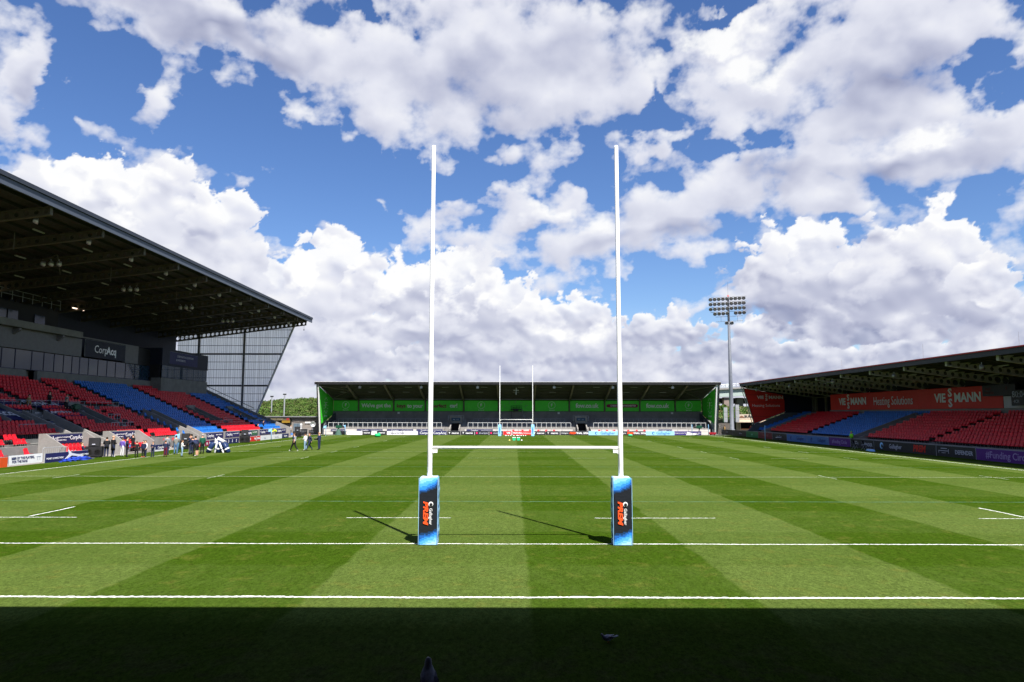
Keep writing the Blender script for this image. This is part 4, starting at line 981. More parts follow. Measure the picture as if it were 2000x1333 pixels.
# covers over blocks of seats
def cover(label,xa,xb,ya,yb,texts):
    def zr(x): return Z0+DZ*((X0-x)/DX)+.32
    t=empty('seat_cover',(xa,(ya+yb)/2,zr(xa)),0,label,'banner','navy banners stretched over seats')
    d=Vector((xb-xa,0,zr(xb)-zr(xa))); L=d.length; d.normalize()
    n=Vector((d.z,0,-d.x)); n=-n if n.z<0 else n
    m=MB(); N=8; w=(yb-ya)
    V=[];F=[]
    for i in range(N+1):
        for j in range(3):
            y=-w/2+w*i/N; q=Vector((0,y,0))+d*(L*j/2)+n*(.03*math.sin(i*1.9+j)); V.append(q)
    F=[(i*3+j,i*3+j+1,(i+1)*3+j+1,(i+1)*3+j) for i in range(N) for j in range(2)]
    k=len(V); V+= [v-n*.03 for v in V]; F+=[tuple(q+k for q in f[::-1]) for f in F]
    b=[0,3,6,9,12,15,18,21,24,25,26,23,20,17,14,11,8,5,2,1]
    F+=[(b[i],b[(i+1)%len(b)],b[(i+1)%len(b)]+k,b[i]+k) for i in range(len(b))]
    m.add(V,F); m.build('cloth',navy,t)
    for (s,fy,fz,size,mt,kw) in texts:
        text(s,size,t.location+Vector((0,fy*w,0))+d*(L*fz)+n*.06,(0,1,0),d,mt,t,**kw)
cover('upper navy banner behind the people above the players tunnel',-45.9,-47.6,46.6,53.,[('CorpAcq',-.25,.45,1.25,white_ink,dict(bold=.01)),('CORPORATE ACQUISITIONS',.27,.5,.3,grey_ink,{})])
cover('lower navy banner just above the players tunnel',-43.8,-45.7,46.7,52.2,[('CorpAcq',-.22,.5,1.05,white_ink,dict(bold=.01)),('CORPORATE ACQUISITIONS',.25,.62,.3,grey_ink,{}),('& INVESTMENTS',.18,.36,.3,grey_ink,{})])
cover('upper navy banner at the left edge of the picture',-45.9,-47.6,36.5,44.6,[('CORPORATE ACQUISITIONS',.25,.55,.42,grey_ink,{})])
cover('lower navy banner at the left edge, left of the players tunnel',-43.3,-45.7,36.5,43.8,[('CorpAcq',-.18,.5,1.45,white_ink,dict(bold=.01)),('CORPORATE ACQUISITIONS',.22,.62,.36,grey_ink,{}),('& INVESTMENTS',.14,.36,.36,grey_ink,{})])
# dugouts
def dugout(label,ya,yb,seed):
    t=empty('dugout',(-38.6,(ya+yb)/2,0),0,label,'dugout','dugouts in the front of the main stand')
    w=(yb-ya)/2
    def ad(nm,m,mt): o=m.build(nm,mt,t); return o
    ad('back_wall',B(-.25,0,-w,w,0,2.12),concrete)
    for s in (-1,1):
        y=s*w; ad('side_wall',MB().prism([(0,0),(0,2.12),(.35,2.12),(2.0,1.05),(2.0,0)],'y',y-.08,y+.08),concrete)
    ad('floor',B(0,2.0,-w+.08,w-.08,0,.12),pave); ad('step',B(0,1.0,-w+.08,w-.08,.12,.40),concrete)
    ad('sign',B(.01,.05,-w+.15,w-.15,1.28,2.02),navy)
    c=(ya+yb)/2
    text('CorpAcq',.52,(-38.53,c-w*.62,1.68),(0,1,0),(0,0,1),white_ink,t,.01); text('CorpAcq',.52,(-38.53,c+w*.66,1.70),(0,1,0),(0,0,1),white_ink,t,.01)
    text('CORPORATE ACQUISITIONS',.15,(-38.53,c+.0,1.76),(0,1,0),(0,0,1),white_ink,t); text('& INVESTMENTS',.15,(-38.53,c-.16,1.52),(0,1,0),(0,0,1),white_ink,t)
    for r_,(x,z) in enumerate(((.25,.40),(1.2,.12))):
        y=-w+.4+r_*1.1
        while y<w-.2:
            o=mobj('seat',SR,t); o.location=(x,y,z); y+=.52
dugout('dugout with a navy sign and red seats, left of the players tunnel',36.7,42.2,1)
dugout('dugout with a navy sign and red seats, behind the group of children',45.7,50.9,2)
# navy signs on the front wall of the main stand
for k,((a,b),lb) in enumerate(zip(((67.2,72.6),(73.3,78.1),(80.4,85.2),(86.0,90.8),(93.6,98.2)),('beside the sloping gangway wall','second from the gangway','with a green tint in its middle','behind the steward in yellow','nearest the far corner, alone'))):
    ex=None
    if k==2: ex=lambda t,L,H:(MB().box(-.2,L*.46,-.006,0,.06,H-.06).build('tint',solid('dull green print',(.04,.13,.06)),t))
    board('wall_sign','navy sign on the main stand front wall, '+lb,(-38.52,a),(-38.52,b),.62,1.32,navy,[('CorpAcq',-.22,.52,.5,white_ink,dict(bold=.01)),('CORPORATE ACQUISITIONS',.24,.62,.14,white_ink)],cat='sign',group='navy signs along the main stand front',extra=ex,th=.04)
# boards at the left touchline
BX=-35.9
ps=lambda s,fx,fz,sz,mt=white_ink,**k:(s,fx,fz,sz,mt,k)
board('advertising_board','orange board with white lettering at the left edge of the picture',(BX,22.5),(BX,29.2),0.02,.72,orangep,[ps('secured',.10,.68,.26),ps('for fans',.12,.32,.26)],extra=lambda t,L,H:(disc(t,L*.36,H*.62,.14,whitep)))
board('advertising_board','white board with two lines of dark capitals beside the orange board',(BX,29.4),(BX,32.9),.12,.78,whitep,[ps('BEER BY THE PLAYERS,',-.10,.68,.24,navy,bold=.02),ps('FOR THE FANS',-.20,.32,.24,navy,bold=.02),ps('TT',.38,.5,.4,grey_ink)],lean=-.06)
def shark(t,L,H):
    m=MB(); m.prism([(.2,.04),(.8,.04),(1.9,.2),(2.1,.3),(1.3,.46),(.5,.6),(.1,.88),(.0,.84),(.15,.5),(-.5,.06),(-.3,.04),(.5,.4),(1.4,.3),(.7,.14)],'y',-.03,-.015); m.build('emblem',whitep,t)
board('advertising_board','navy board with a white fin shaped emblem next to the white lettered board',(BX,33.2),(BX,38.6),.02,.74,navy,[ps('MONEY & INVESTMENT',-.28,.42,.2),ps('MONEY & INVESTMENT',.33,.55,.2)],extra=shark)
board('advertising_board','navy board behind the light blue flag pole near the children',(BX,49.8),(BX,52.8),.02,.68,navy,[ps('CorpAcq',-.1,.55,.4),ps('CorpAcq',.33,.55,.4)],extra=lambda t,L,H:MB().box(-L/2,L/2,-.02,0,.0,.16).build('white_foot',whitep,t))
board('advertising_board','dark board with the company name twice, right of the first loudspeaker stack',(BX,55.6),(BX,58.9),.02,.66,black_board,[ps('CorpAcq',-.24,.55,.46,bold=.01),ps('CorpAcq',.26,.55,.46,bold=.01)])
board('advertising_board','small coral red board with a white letter',(BX,58.95),(BX,59.95),.02,.66,redtop,[ps('m',0,.5,.5,bold=.03)])
board('advertising_board','small mint green board with a white letter',(BX,60.0),(BX,61.05),.02,.66,teal,[ps('m',0,.5,.5,bold=.03)])
board('advertising_board','small maroon board with a white letter',(BX,61.1),(BX,62.3),.02,.66,maroon,[ps('m',0,.5,.5,bold=.03)])
board('advertising_board','long navy board behind the pile of tackle bags',(BX,62.4),(BX,67.3),.02,.66,navy,[ps('MONEY & INVESTMENT',.27,.5,.22),ps('MONEY & INVESTMENT',-.3,.5,.22)])
board('advertising_board','navy board with three small white marks left of the second loudspeaker stack',(BX,67.35),(BX,71.2),.02,.66,navy,[ps('3',-.36,.5,.5,bold=.03),ps('3',-.05,.5,.5,bold=.03),ps('3',.28,.5,.5,bold=.03)])
def vi_small(t,L,H): pass
vb=board('advertising_board','bright red board with white capitals on the left touchline',(BX,73.2),(BX,79.0),.02,.66,redp,[ps('SPARTAN',-.28,.48,.42,bold=.02)]); viessmann(vb,(0,1,0),(BX+.02,77.4,.34),.36,white_ink)
board('advertising_board','blank white board on the left touchline just right of the red one',(BX,79.1),(BX,83.4),.02,.66,whitep,[ps('SALE',-.1,.5,.42,grey_ink)])
board('advertising_board','white board with faint lettering left of the steward in yellow',(BX,83.5),(BX,88.2),.02,.66,whitep,[ps('SALE SALE',0,.5,.4,grey_ink)])
board('advertising_board','short navy board under the steward in yellow',(BX,88.3),(BX,91.5),.02,.66,navy,[ps('CorpAcq',0,.5,.42)])
board('advertising_board','plain black board leaning at the far left corner',(BX-.2,96.2),(BX-.9,103.5),.02,.62,black_board,(),lean=-.25)
# boards across the far end
FB=[(-32.7,-30.4,black_board,[],'plain black board behind the green television camera'),
(-30.2,-27.5,whitep,[ps('SALE SALE',0,.5,.45,grey_ink)],'first white board with pale grey capitals, far left end'),
(-27.4,-25.9,black_board,[ps('macron',0,.55,.36,bold=.03)],'small black board with white word between two white boards, far left'),
(-25.8,-24.9,whitep,[ps('SALE',0,.4,.3,grey_ink)],'narrow white board left of the green roller bag'),
(-24.8,-23.1,black_board,[ps('macron',0,.55,.36,bold=.03)],'small black board with white word just right of the green roller bag'),
(-23.0,-22.1,whitep,[ps('SALE',0,.4,.3,grey_ink)],'narrow white board right of the green roller bag'),
(-22.0,-20.3,whitep,[ps('SALE & PARTNERS',0,.45,.3,navy,bold=.03)],'white board with dark lettering, left of the plain white board'),
(-20.2,-17.6,whitep,[],'plain white board left of the near left upright'),
(-17.5,-12.4,navy,[ps('CorpAcq',-.22,.5,.6,bold=.01),ps('|',0,.5,.5),ps('CorpAcq',.25,.5,.6,bold=.01)],'navy board with the company name twice behind the near left upright'),
(-12.3,-9.95,black_board,[ps('macron',.12,.5,.42,bold=.03),ps('Y',-.33,.5,.42,bold=.05)],'black board in front of the left entrance'),
(-9.85,-7.45,black_board,[ps('macron',.12,.5,.42,bold=.03),ps('Y',-.33,.5,.42,bold=.05)],'black board right of the left entrance stairs'),
(-7.35,-4.9,black_board,[ps('morson',.12,.5,.5,grey_ink,bold=.01)],'first of two charcoal boards with a pink dot, left of the far posts'),
(-4.8,-2.35,black_board,[ps('morson',.12,.5,.5,grey_ink,bold=.01)],'second charcoal board with a pink dot, directly left of the far left post'),
(-2.3,2.8,redp,[],'red board with white lettering between the far posts'),
(3.0,5.2,black_board,[ps('macron',.12,.5,.42,bold=.03),ps('Y',-.36,.5,.42,bold=.05)],'black board directly right of the far right post'),
(5.3,7.8,black_board,[ps('macron',.12,.5,.42,bold=.03),ps('Y',-.33,.5,.42,bold=.05)],'black board two places right of the far right post'),
(7.9,12.9,black_board,[ps('Gallagher',-.34,.5,.34),ps('PREM',-.06,.5,.5,red_ink,bold=.04,shear=.2),ps('FINAL 2026',.27,.5,.46,bold=.03)],'black board with red and white capitals left of the right entrance'),
(12.95,18.15,light_blue,[ps('Gallagher',.15,.5,.68,midblue,bold=.01)],'light blue board left of the near right upright'),
(18.25,23.1,black_board,[ps('Gallagher',-.34,.5,.34),ps('PREM',-.06,.5,.5,red_ink,bold=.04,shear=.2),ps('FINAL 2026',.27,.5,.46,bold=.03)],'black board with red and white capitals right of the near right upright'),
(23.15,28.2,light_blue,[ps('Gallagher',.12,.5,.68,midblue,bold=.01)],'light blue board at the right of the far touchline'),
(28.25,33.0,solid('dark violet print',(.05,.035,.16)),[ps('MONEY & INVESTMENT',-.25,.5,.24),ps('INVESTMENT',.36,.5,.22)],'dark violet board behind the second green television camera')]
for k,(a,b,mt,tx,lb) in enumerate(FB):
    def ex(t,L,H,k=k):
        if k in (11,12): disc(t,-L*.36,H*.5,.17,solid('pink print',(.65,.02,.12)))
        if k in (17,19): disc(t,-L*.24,H*.5,.26,midblue); disc(t,-L*.225,H*.45,.15,light_blue,-.02)
        if k==20: MB().prism([(-.4,.02),(.9,.02),(2.0,.18),(.6,.42),(-.2,.62),(-.1,.3)],'y',-.02,-.01).build('emblem',whitep,t)
    t=board('advertising_board',lb,(a,106.35),(b,106.35),.02,.70,mt,tx,group='boards along the far end',extra=ex)
    if k==13: viessmann(t,(1,0,0),(-.75,106.33,.36),.44,white_ink); text('Heating Solutions',.36,(1.35,106.33,.35),(1,0,0),(0,0,1),white_ink,t,.005)
for k,(a,b,lb) in enumerate(((-33.3,-30.7,'far left end, above the plain black board'),(-28.6,-24.,'second from the far left end'),(-23.2,-18.5,'third from the far left end'),(-17.9,-13.2,'behind the near left upright'),(-8.9,-4.2,'right of the left entrance'),(25.6,28.,'above the light blue board at far right'))):
    board('wall_sign','navy strip on the pale terrace wall, '+lb,(a,107.15),(b,107.15),.60,1.0,navy,[ps('CorpAcq',-.2,.5,.34),ps('CORPORATE ACQUISITIONS',.25,.55,.15)],cat='sign',group='navy signs on the far terrace wall',th=.04)
for i,x in enumerate((-.5,1.15,2.5,4.0,5.4,6.8,14.9,16.3,17.6,20.1,21.6,23.0)):
    o=mobj('terrace_chair',SR); o.location=(x,106.95,.12); o.rotation_euler=(0,0,-math.pi/2)
    tag(o,ORD[i]+' small red seat, counted from the left, along the foot of the far terrace wall','seat','red seats along the far terrace wall')
# boards on the right touchline
RX=38.25
RB=[(112,105.2,black_board,[ps('MATTIOLI',0,.5,.3,grey_ink)],'black board with a pinkish logo behind the floodlight mast foot',),
(105.1,98.0,black_board,[ps('Manchester',.1,.5,.34,grey_ink)],'black board with small grey lettering, farthest on the right touchline'),
(97.9,92.2,greenp,[ps('tmg',0,.5,.5,solid('mint lettering',(.2,.5,.35)),bold=.03)],'dark green board on the right touchline'),
(92.1,86.0,solid('dark red print',(.13,.012,.02)),[ps('IRON PRIDE',.05,.5,.46,solid('rose lettering',(.35,.08,.10)))],'dark red board behind the right hand flag pole'),
(85.9,80.3,black_board,[ps('Iona Trust',0,.5,.44,grey_ink)],'black board left of the mid blue boards on the right'),
(80.2,73.4,midblue,[ps('Gallagher',.18,.5,.62,solid('deep blue lettering',(.015,.04,.16)),bold=.01)],'left one of two mid blue boards on the right touchline'),
(73.3,66.8,midblue,[ps('Gallagher',.18,.5,.62,solid('deep blue lettering',(.015,.04,.16)),bold=.01)],'right one of two mid blue boards on the right touchline'),
(66.7,61.2,purple,[ps('#Funding Circle',0,.5,.6,solid('lilac lettering',(.28,.2,.42)),bold=.01)],'purple board in front of the steward in lime green'),
(61.1,55.9,black_board,[ps('DEFENDER',.22,.45,.5,grey_ink,bold=.02)],'black board with grey capitals right of the steward in lime green'),
(55.8,44.6,black_board,[ps('Gallagher',-.12,.5,.62,grey_ink,bold=.01),ps('PREM',.26,.5,.86,solid('dark red lettering',(.50,.02,.015)),bold=.04,shear=.22)],'long black board with big slanted red capitals'),
(44.5,39.0,black_board,[ps('DEFENDER',.22,.47,.5,grey_ink,bold=.02)],'black board with grey capitals between the red lettered board and the purple board'),
(38.9,26.,purple,[ps('#Funding Circle',-.21,.5,.78,solid('lilac lettering',(.28,.2,.42)),bold=.01)],'large purple board at the right edge of the picture')]
for k,(a,b,mt,tx,lb) in enumerate(RB):
    def ex(t,L,H,k=k):
        if k in (5,6): disc(t,-L*.28,H*.5,.27,solid('deep blue lettering',(.015,.04,.16)),-.01); disc(t,-L*.25,H*.42,.15,midblue,-.02)
        if k==9: disc(t,-L*.36,H*.52,.33,light_blue,-.01); disc(t,-L*.35,H*.46,.2,black_board,-.02)
        if k==0: disc(t,-1.2,H*.5,.2,solid('magenta print',(.3,.02,.2)),-.01)
        if k in (8,10):
            m=MB(); x=-L*.30; m.box(x-.4,x+.5,-.02,-.01,H*.72,H*.78); m.box(x-.75,x+.75,-.02,-.01,H*.50,H*.56); m.box(x-.75,x-.7,-.02,-.01,H*.3,H*.5); m.box(x+.7,x+.75,-.02,-.01,H*.3,H*.7); m.box(x-.3,x+.3,-.02,-.01,H*.32,H*.36); tag(m.build('car_outline',grey_ink,t),kind='stuff')
    board('advertising_board',lb,(RX,a),(RX,b),.02,.98,mt,tx,group='boards along the right touchline',extra=ex)
# long red sign of the right stand
t=empty('long_sign',(47.9,70,4.4),0,'long red sign with big grey lettering on the back wall of the right stand','sign')
for a,b in ((87.4,76.0),(75.95,64.0),(63.95,49.2)):
    MB().box(-.06,0,b-70,a-70,0,2.3 if a>64 else 2.3).build('panel',redm,t)
MB().box(-.05,.0,40-70,49.1-70,0,1.15).build('panel',solid('grey white panel',(.42,.42,.46)),t)
viessmann(t,(0,-1,0),(47.8,81.6,5.55),1.35,solid('silver lettering',(.68,.70,.72)))
text('Heating Solutions',1.55,(47.8,69.7,5.45),(0,-1,0),(0,0,1),solid('silver lettering',(.68,.70,.72)),t,.0,xs=.86)
viessmann(t,(0,-1,0),(47.8,57.6,5.55),1.35,solid('silver lettering',(.68,.70,.72)))
t=empty('scoreboard',(47.6,49,5.5),0,'dark electronic scoreboard with faint red rows at the right of the red sign','scoreboard')
MB().box(-.15,.1,-2.2,2.6,.1,1.2).build('case',black,t); tm=solid('dim red digits',(.12,.01,.01))
text('SALE',.42,(47.43,50.7,6.3),(0,-1,0),(0,0,1),tm,t); text('VISITORS',.34,(47.43,50.5,5.9),(0,-1,0),(0,0,1),tm,t); text('0',.5,(47.43,48,6.3),(0,-1,0),(0,0,1),tm,t)
t=empty('match_clock',(47.4,46.1,4.6),0,'match clock panel with dim digits at the right edge of the picture','clock')
MB().box(-.12,.0,-1.4,1.1,0,1.5).build('case',black,t); text('80:04',.85,(47.26,46.1,1.05+4.6),(0,-1,0),(0,0,1),grey_ink,t); text('4CR',.42,(47.26,46.5,5.0),(0,-1,0),(0,0,1),grey_ink,t)
# red end wall lettering
t=rs
viessmann(t,(1,0,0),(42.0,98.41,6.55),.72,solid('rosy grey lettering',(.75,.65,.60)))
text('Heating Solutions',.66,(41.9,98.41,5.2),(1,0,0),(0,0,1),solid('rosy grey lettering',(.75,.65,.60)),t)

# ================================================================ loudspeakers, flags, cameras, kit
def flag(x,y,label,h=1.75,fl=True):
    t=empty('flag_post',(x,y,.03),0,label,'flag post','light blue flag posts'); 
    MB().lathe([(.05,0),(.05,h*.95),(.03,h)],(0,0,0),8).build('pole',light_blue,t,smooth=True)
    if fl:
        m=MB(); V=[]
        for i in range(6):
            for j in range(2): V.append((-.42*i/5,.03*math.sin(i*1.3),h-.02-.36*j-.02*i))
        V+= [(a,b+.012,c) for a,b,c in V]
        F=[(2*i,2*i+1,2*i+3,2*i+2) for i in range(5)]+[(12+2*i,14+2*i,15+2*i,13+2*i) for i in range(5)]+[(0,2,4,6,8,10,22,20,18,16,14,12),(1,13,15,17,19,21,23,11,9,7,5,3),(0,12,13,1),(10,11,23,22)]
        m.add(V,F); m.build('flag',light_blue,t)
flag(-33.8,50.2,'light blue flag post on the left touchline right of the children')
flag(-33.3,75.8,'light blue flag post in front of the steward in yellow')
flag(-32.2,99.6,'light blue flag post at the far left goal line corner')
flag(-30.3,105.4,'light blue flag post at the far left corner of the dead ball line')
flag(35.6,81.4,'light blue post without a flag on the right touchline',2.15,False)
flag(34.2,106.,'light blue post at the far right corner, right one of two',1.9,False)
flag(30.9,104.5,'light blue post at the far right corner, left one of two',1.9,False)
def speakers(x,y,rz,label):
    t=empty('loudspeaker_stack',(x,y,.0),rz,label,'loudspeakers','black loudspeaker stacks on the left touchline')
    MB().box(-.65,.65,-.45,.45,.08,.95).build('sub_cabinet',black,t,bevel=.03)
    for s in (-.32,.32): 
        MB().lathe([(.25,0),(.25,.03),(.2,.0)],(s,-.48,.5),14,'y').build('grille',rubber,t)
    tp=MB(); tp.prism([(-.35,.97),(.35,.97),(.30,1.62),(-.25,1.70)],'x',-.42,.42); o=tp.build('top_cabinet',black,t,bevel=.02)
    MB().box(-.12,.12,-.44,-.42,1.10,1.18).build('label_plate',grey_ink,t)
    for s in (-.5,.5):
        for q in (-.35,.35): MB().lathe([(.05,0),(.07,.04),(.05,.08)],(s,q,0),8).build('foot',rubber,t)
speakers(-36.55,40.6,.35,'black loudspeaker stack by the dugout left of the children')
speakers(-35.0,54.3,.35,'black loudspeaker stack right of the light blue flag near the children')
speakers(-35.3,71.6,.35,'black loudspeaker stack behind the tackle bags')
speakers(-35.2,93.6,.35,'black loudspeaker stack next to the steward in yellow')
# crowd barrier
t=empty('crowd_barrier',(-37.0,36.1,.0),1.2,'grey steel crowd barrier in front of the grey wall at left','barrier')
m=MB(); m.tube([(-1.05,0,.12),(-1.05,0,1.0),(-.95,0,1.1),(.95,0,1.1),(1.05,0,1.0),(1.05,0,.12),(-1.05,0,.12)],.02,6); m.build('frame',grey_steel,t)
for i in range(12): MB().tube([(-.9+i*.164,0,.12),(-.9+i*.164,0,1.09)],.009,5).build('bar',grey_steel,t)
for s in (-.8,.8): MB().box(s-.03,s+.03,-.3,.3,0,.04).build('foot',grey_steel,t)
t=empty('wheelbarrow_frame',(-36.9,37.6,0),1.3,'tilted silver trolley frame beside the crowd barrier','trolley')
m=MB(); m.tube([(-.6,0,.1),(.7,0,.75)],.025,6); m.tube([(-.6,.3,.1),(.7,.3,.75)],.025,6); m.build('rail',galv,t); MB().lathe([(.15,-.03),(.17,0),(.15,.03)],(-.5,.15,.17),10,'y').build('wheel',rubber,t); MB().box(-.3,.3,0,.3,.28,.31).build('tray',galv,t)
# heap of blue bags and sheeting
t=tag(mobj('blue_sheeting',None) if 0 else MB().box(0,0,0,0,0,0).build('crumpled_sheet',solid('blue sheeting',(.02,.05,.35),.3)),'crumpled blue sheeting on the ground in front of the navy board','sheeting')
me=t.data; bm=bmesh.new(); bmesh.ops.create_icosphere(bm,subdivisions=4,radius=1)
for v in bm.verts:
    n=.5+.5*math.sin(v.co.x*9+v.co.y*5)*math.sin(v.co.y*11+v.co.z*7); v.co=Vector((v.co.x*.35,v.co.y*2.1,max(0,v.co.z)*.32))*(.75+.45*n)
bm.to_mesh(me); bm.free(); t.location=(-35.3,36.2,.0)
for i,(y,lb) in enumerate(((28.4,'single red seat against the grey wall, nearest the left edge'),(31.6,'single red seat above the middle of the white lettered board'),(34.4,'single red seat just left of the crowd barrier'),(56.4,'single red seat behind the loudspeaker stack right of the flag'),(58.4,'single red seat against the wall right of the loudspeaker stack'),(79.0,'single red seat in the gap of the front wall behind the red board'))):
    o=mobj('stadium_chair',SR); o.location=(-38.2,y,.15); o.scale=(1.15,1.15,1.15); tag(o,lb,'seat','single red seats along the front wall')
# tackle bags
def bag(t,loc,rot,L,r,mat,nm='tackle_bag'):
    m=MB(); m.lathe([(r*.6,0),(r,.06),(r,L-.06),(r*.6,L)],(0,0,0),12); o=m.build(nm,mat,t,smooth=True); o.location=loc; o.rotation_euler=rot; return o
blue_vinyl=solid('navy vinyl',(.014,.03,.09),.35)
specs=[((-28.2,47.2,.03),(0,.45,0),blue_vinyl,'leftmost navy tackle bag of the pile, leaning right'),((-27.6,47.6,.3),(0,1.57,.1),blue_vinyl,'navy tackle bag lying at the front of the pile'),((-27.4,47.9,.75),(0,1.57,-.1),blue_vinyl,'navy tackle bag lying on top of the pile'),
((-27.2,47.0,.03),(0,.16,.0),whitep,'thin upright white tackle shield in the middle of the pile'),((-26.1,47.0,.03),(0,-.42,0),whitep,'white tackle shield leaning left at the right of the pile'),((-26.9,47.3,.03),(0,.0,0),blue_vinyl,'upright navy tackle bag between the two white shields'),((-25.7,47.5,.03),(0,-.5,0),blue_vinyl,'rightmost navy tackle bag of the pile, leaning left')]
for loc,rot,mt,lb in specs:
    loc=(-28.9+(loc[0]+27.2)*.75,loc[1]+.2,loc[2]*.9)
    t=empty('tackle_bag',loc,0,lb,'tackle bag','tackle bags piled at the left touchline')
    o=bag(t,(0,0,0),rot,1.1,.24 if mt is blue_vinyl else .085,mt,'cover')
    b=MB(); b.lathe([(.25,0),(.255,.06),(.25,.12)] if mt is blue_vinyl else [(.09,0),(.095,.05),(.09,.1)],(0,0,.35),12); o2=b.build('strap',whitep if mt is blue_vinyl else navy,t); o2.rotation_euler=rot
t=empty('flag_shield',(-28.9,47.8,.95),0,'white cloth with a curved fin shape on top of the tackle bag pile','cloth')
MB().prism([(-.3,0),(-.1,.02),(.0,.3),(.55,.12),(.75,.22),(.35,.42),(.02,.62),(-.12,.3),(-.28,.5)],'y',-.04,.04).build('cloth',whitep,t,bevel=.01)
# television cameras under green covers
def tvcam(x,y,rz,label,mat):
    t=empty('television_camera',(x,y,.0),rz,label,'television camera')
    for k in range(3):
        a=k*2.094; MB().tube([(0,0,1.1),(.55*math.cos(a),.55*math.sin(a),0)],.04,6).build('tripod_leg',black,t)
    MB().lathe([(.12,1.05),(.16,1.15),(.10,1.25)],(0,0,0),10).build('head',black,t)
    m=MB(); m.prism([(-.45,1.22),(.55,1.25),(.6,1.62),(.1,1.8),(-.5,1.68)],'y',-.2,.2); m.build('rain_cover',mat,t,bevel=.05)
    MB().lathe([(.13,.0),(.15,.1),(.17,.42),(.14,.44)],(0,0,0),12,'x').build('lens',black,t).location=(.58,0,1.45)
    MB().tube([(-.4,-.15,1.3),(-.95,-.25,1.1)],.02,6).build('pan_bar',black,t)
gc=solid('dark green cover',(.01,.06,.035)); tvcam(-31.4,105.0,.2,'television camera under a dark green cover at the far left corner',gc); 
t=empty('cover_skirt',(-31.4,105.0,0),0,'dark green weather skirt round the tripod at the far left','cover'); MB().lathe([(.62,0),(.4,.6),(.22,1.05)],(0,0,0),10).build('skirt',solid('grey green cloth',(.05,.10,.08)),t)
tvcam(32.3,104.9,2.9,'television camera under a dark green cover at the far right corner',gc)
# gear at the pitch centre
gb=solid('bright green plastic',(.02,.45,.20),.4)
for x,lb in ((-.35,'left green and white crate on the pitch in line with the far posts'),(.27,'right green crate on the pitch in line with the far posts')):
    t=empty('ball_crate',(x,80.4,.03),0,lb,'crate','green crates on the pitch')
    m=MB(); m.prism([(-.18,0),(.18,0),(.24,.38),(-.24,.38)],'y',-.2,.2); m.build('body',gb,t); MB().box(-.25,.25,-.22,.22,.38,.42).build('rim',whitep,t)
    for s in (-.12,.12): MB().box(s-.08,s+.08,-.1,.1,.42,.46).build('lid_panel',whitep,t)
for x,lb in ((-1.0,'yellow marker cone left of the green crates'),(.72,'pale marker cone right of the green crates')):
    o=MB().lathe([(.13,0),(.13,.02),(.03,.12)],(0,0,0),10).build('marker_cone',solid('pale yellow plastic',(.7,.6,.15)) if x<0 else whitep); o.location=(x,80.4,.03); tag(o,lb,'marker cone')
bm=bmesh.new(); bmesh.ops.create_uvsphere(bm,u_segments=12,v_segments=8,radius=1); [setattr(v,'co',Vector((v.co.x*.15,v.co.y*.095,v.co.z*.095))) for v in bm.verts]; bme=bpy.data.meshes.new('rugby_ball'); bm.to_mesh(bme); bm.free(); bme.materials.append(whitep); bme.polygons.foreach_set('use_smooth',[True]*len(bme.polygons))
for i,x in enumerate((-1.75,-1.35,-.95,-.4,.05,.22,.45,.8,1.2,1.55)):
    o=mobj('rugby_ball',bme); o.location=(x,99.3+(.25 if i in (5,) else 0),.13); o.rotation_euler=(0,0,i*1.3); tag(o,ORD[i]+' white rugby ball, counted from the left, in the row between the far posts','rugby ball','rugby balls in a row between the far posts')
t=empty('ball_bag',(-22.4,94.0,.03),.3,'green cylinder bag with a dark open end lying on the far left of the pitch','bag')
o=bag(t,(-.35,0,.28),(0,1.57,0),.85,.27,solid('bright green bag',(.01,.42,.12)),'body'); MB().lathe([(.24,0),(.24,.02)],(-.37,0,.28),12,'x').build('opening',rubber,t); MB().box(.1,.4,-.1,.1,.5,.68).build('flap',gb,t)
t=empty('ball_bag',(19.0,98.5,.03),0,'small green and white bag on the far right of the pitch','bag')
bag(t,(-.25,0,.2),(0,1.57,0),.6,.2,gb,'body'); MB().lathe([(.17,0),(.17,.02)],(.37,0,.2),12,'x').build('end_cap',whitep,t)
# things beside the right touchline
t=empty('folding_table',(37.3,81.0,.01),0,'small dark stool by the right touchline boards','stool'); MB().box(-.3,.3,-.2,.2,.42,.5).build('top',M('pale top',(.5,.5,.5),.5),t)
for s in (-.22,.22): MB().tube([(s,0,.42),(-s,0,0)],.03,6).build('leg',black,t)
def chair(x,y,lb,fold=False):
    t=empty('folding_chair',(x,y,.02),.4,lb,'chair','black folding chairs by the right touchline')
    MB().box(-.22,.22,-.2,.2,.42,.46).build('seat',black,t); MB().box(-.22,.22,.18,.22,.55,.95).build('backrest',black,t)
    for s in (-.2,.2):
        MB().tube([(s,-.2,0),(s,.22,.95)],.014,5).build('leg',grey_steel,t); MB().tube([(s,.22,0),(s,-.18,.44)],.014,5).build('leg',grey_steel,t)
chair(36.9,57.3,'black folding chair by the right touchline, left one'); chair(37.0,55.4,'black folding chair by the right touchline, right one')
t=empty('kit_bag',(36.1,52.3,.03),1.35,'blue and white flat kit lying on the grass near the right boards','kit'); MB().prism([(-.9,0),(.9,0),(.7,.14),(-.6,.2)],'y',-.25,.25).build('bag',light_blue,t,bevel=.03); MB().box(-.2,.6,-.2,.2,.16,.2).build('flap',whitep,t)
m=MB(); m.tube([(-.3,0,.1),(-.3,0,.35),(.3,0,.42),(.3,0,.1)],.015,5); m.build('frame',black,t)
t=empty('stepladder',(35.6,102.6,.02),.5,'silver stepladder folded out beside the far right corner','ladder')
for s in (-.22,.22):
    MB().tube([(s-.5,0,2.0),(s+.3,0,0)],.03,6).build('rail',galv,t)
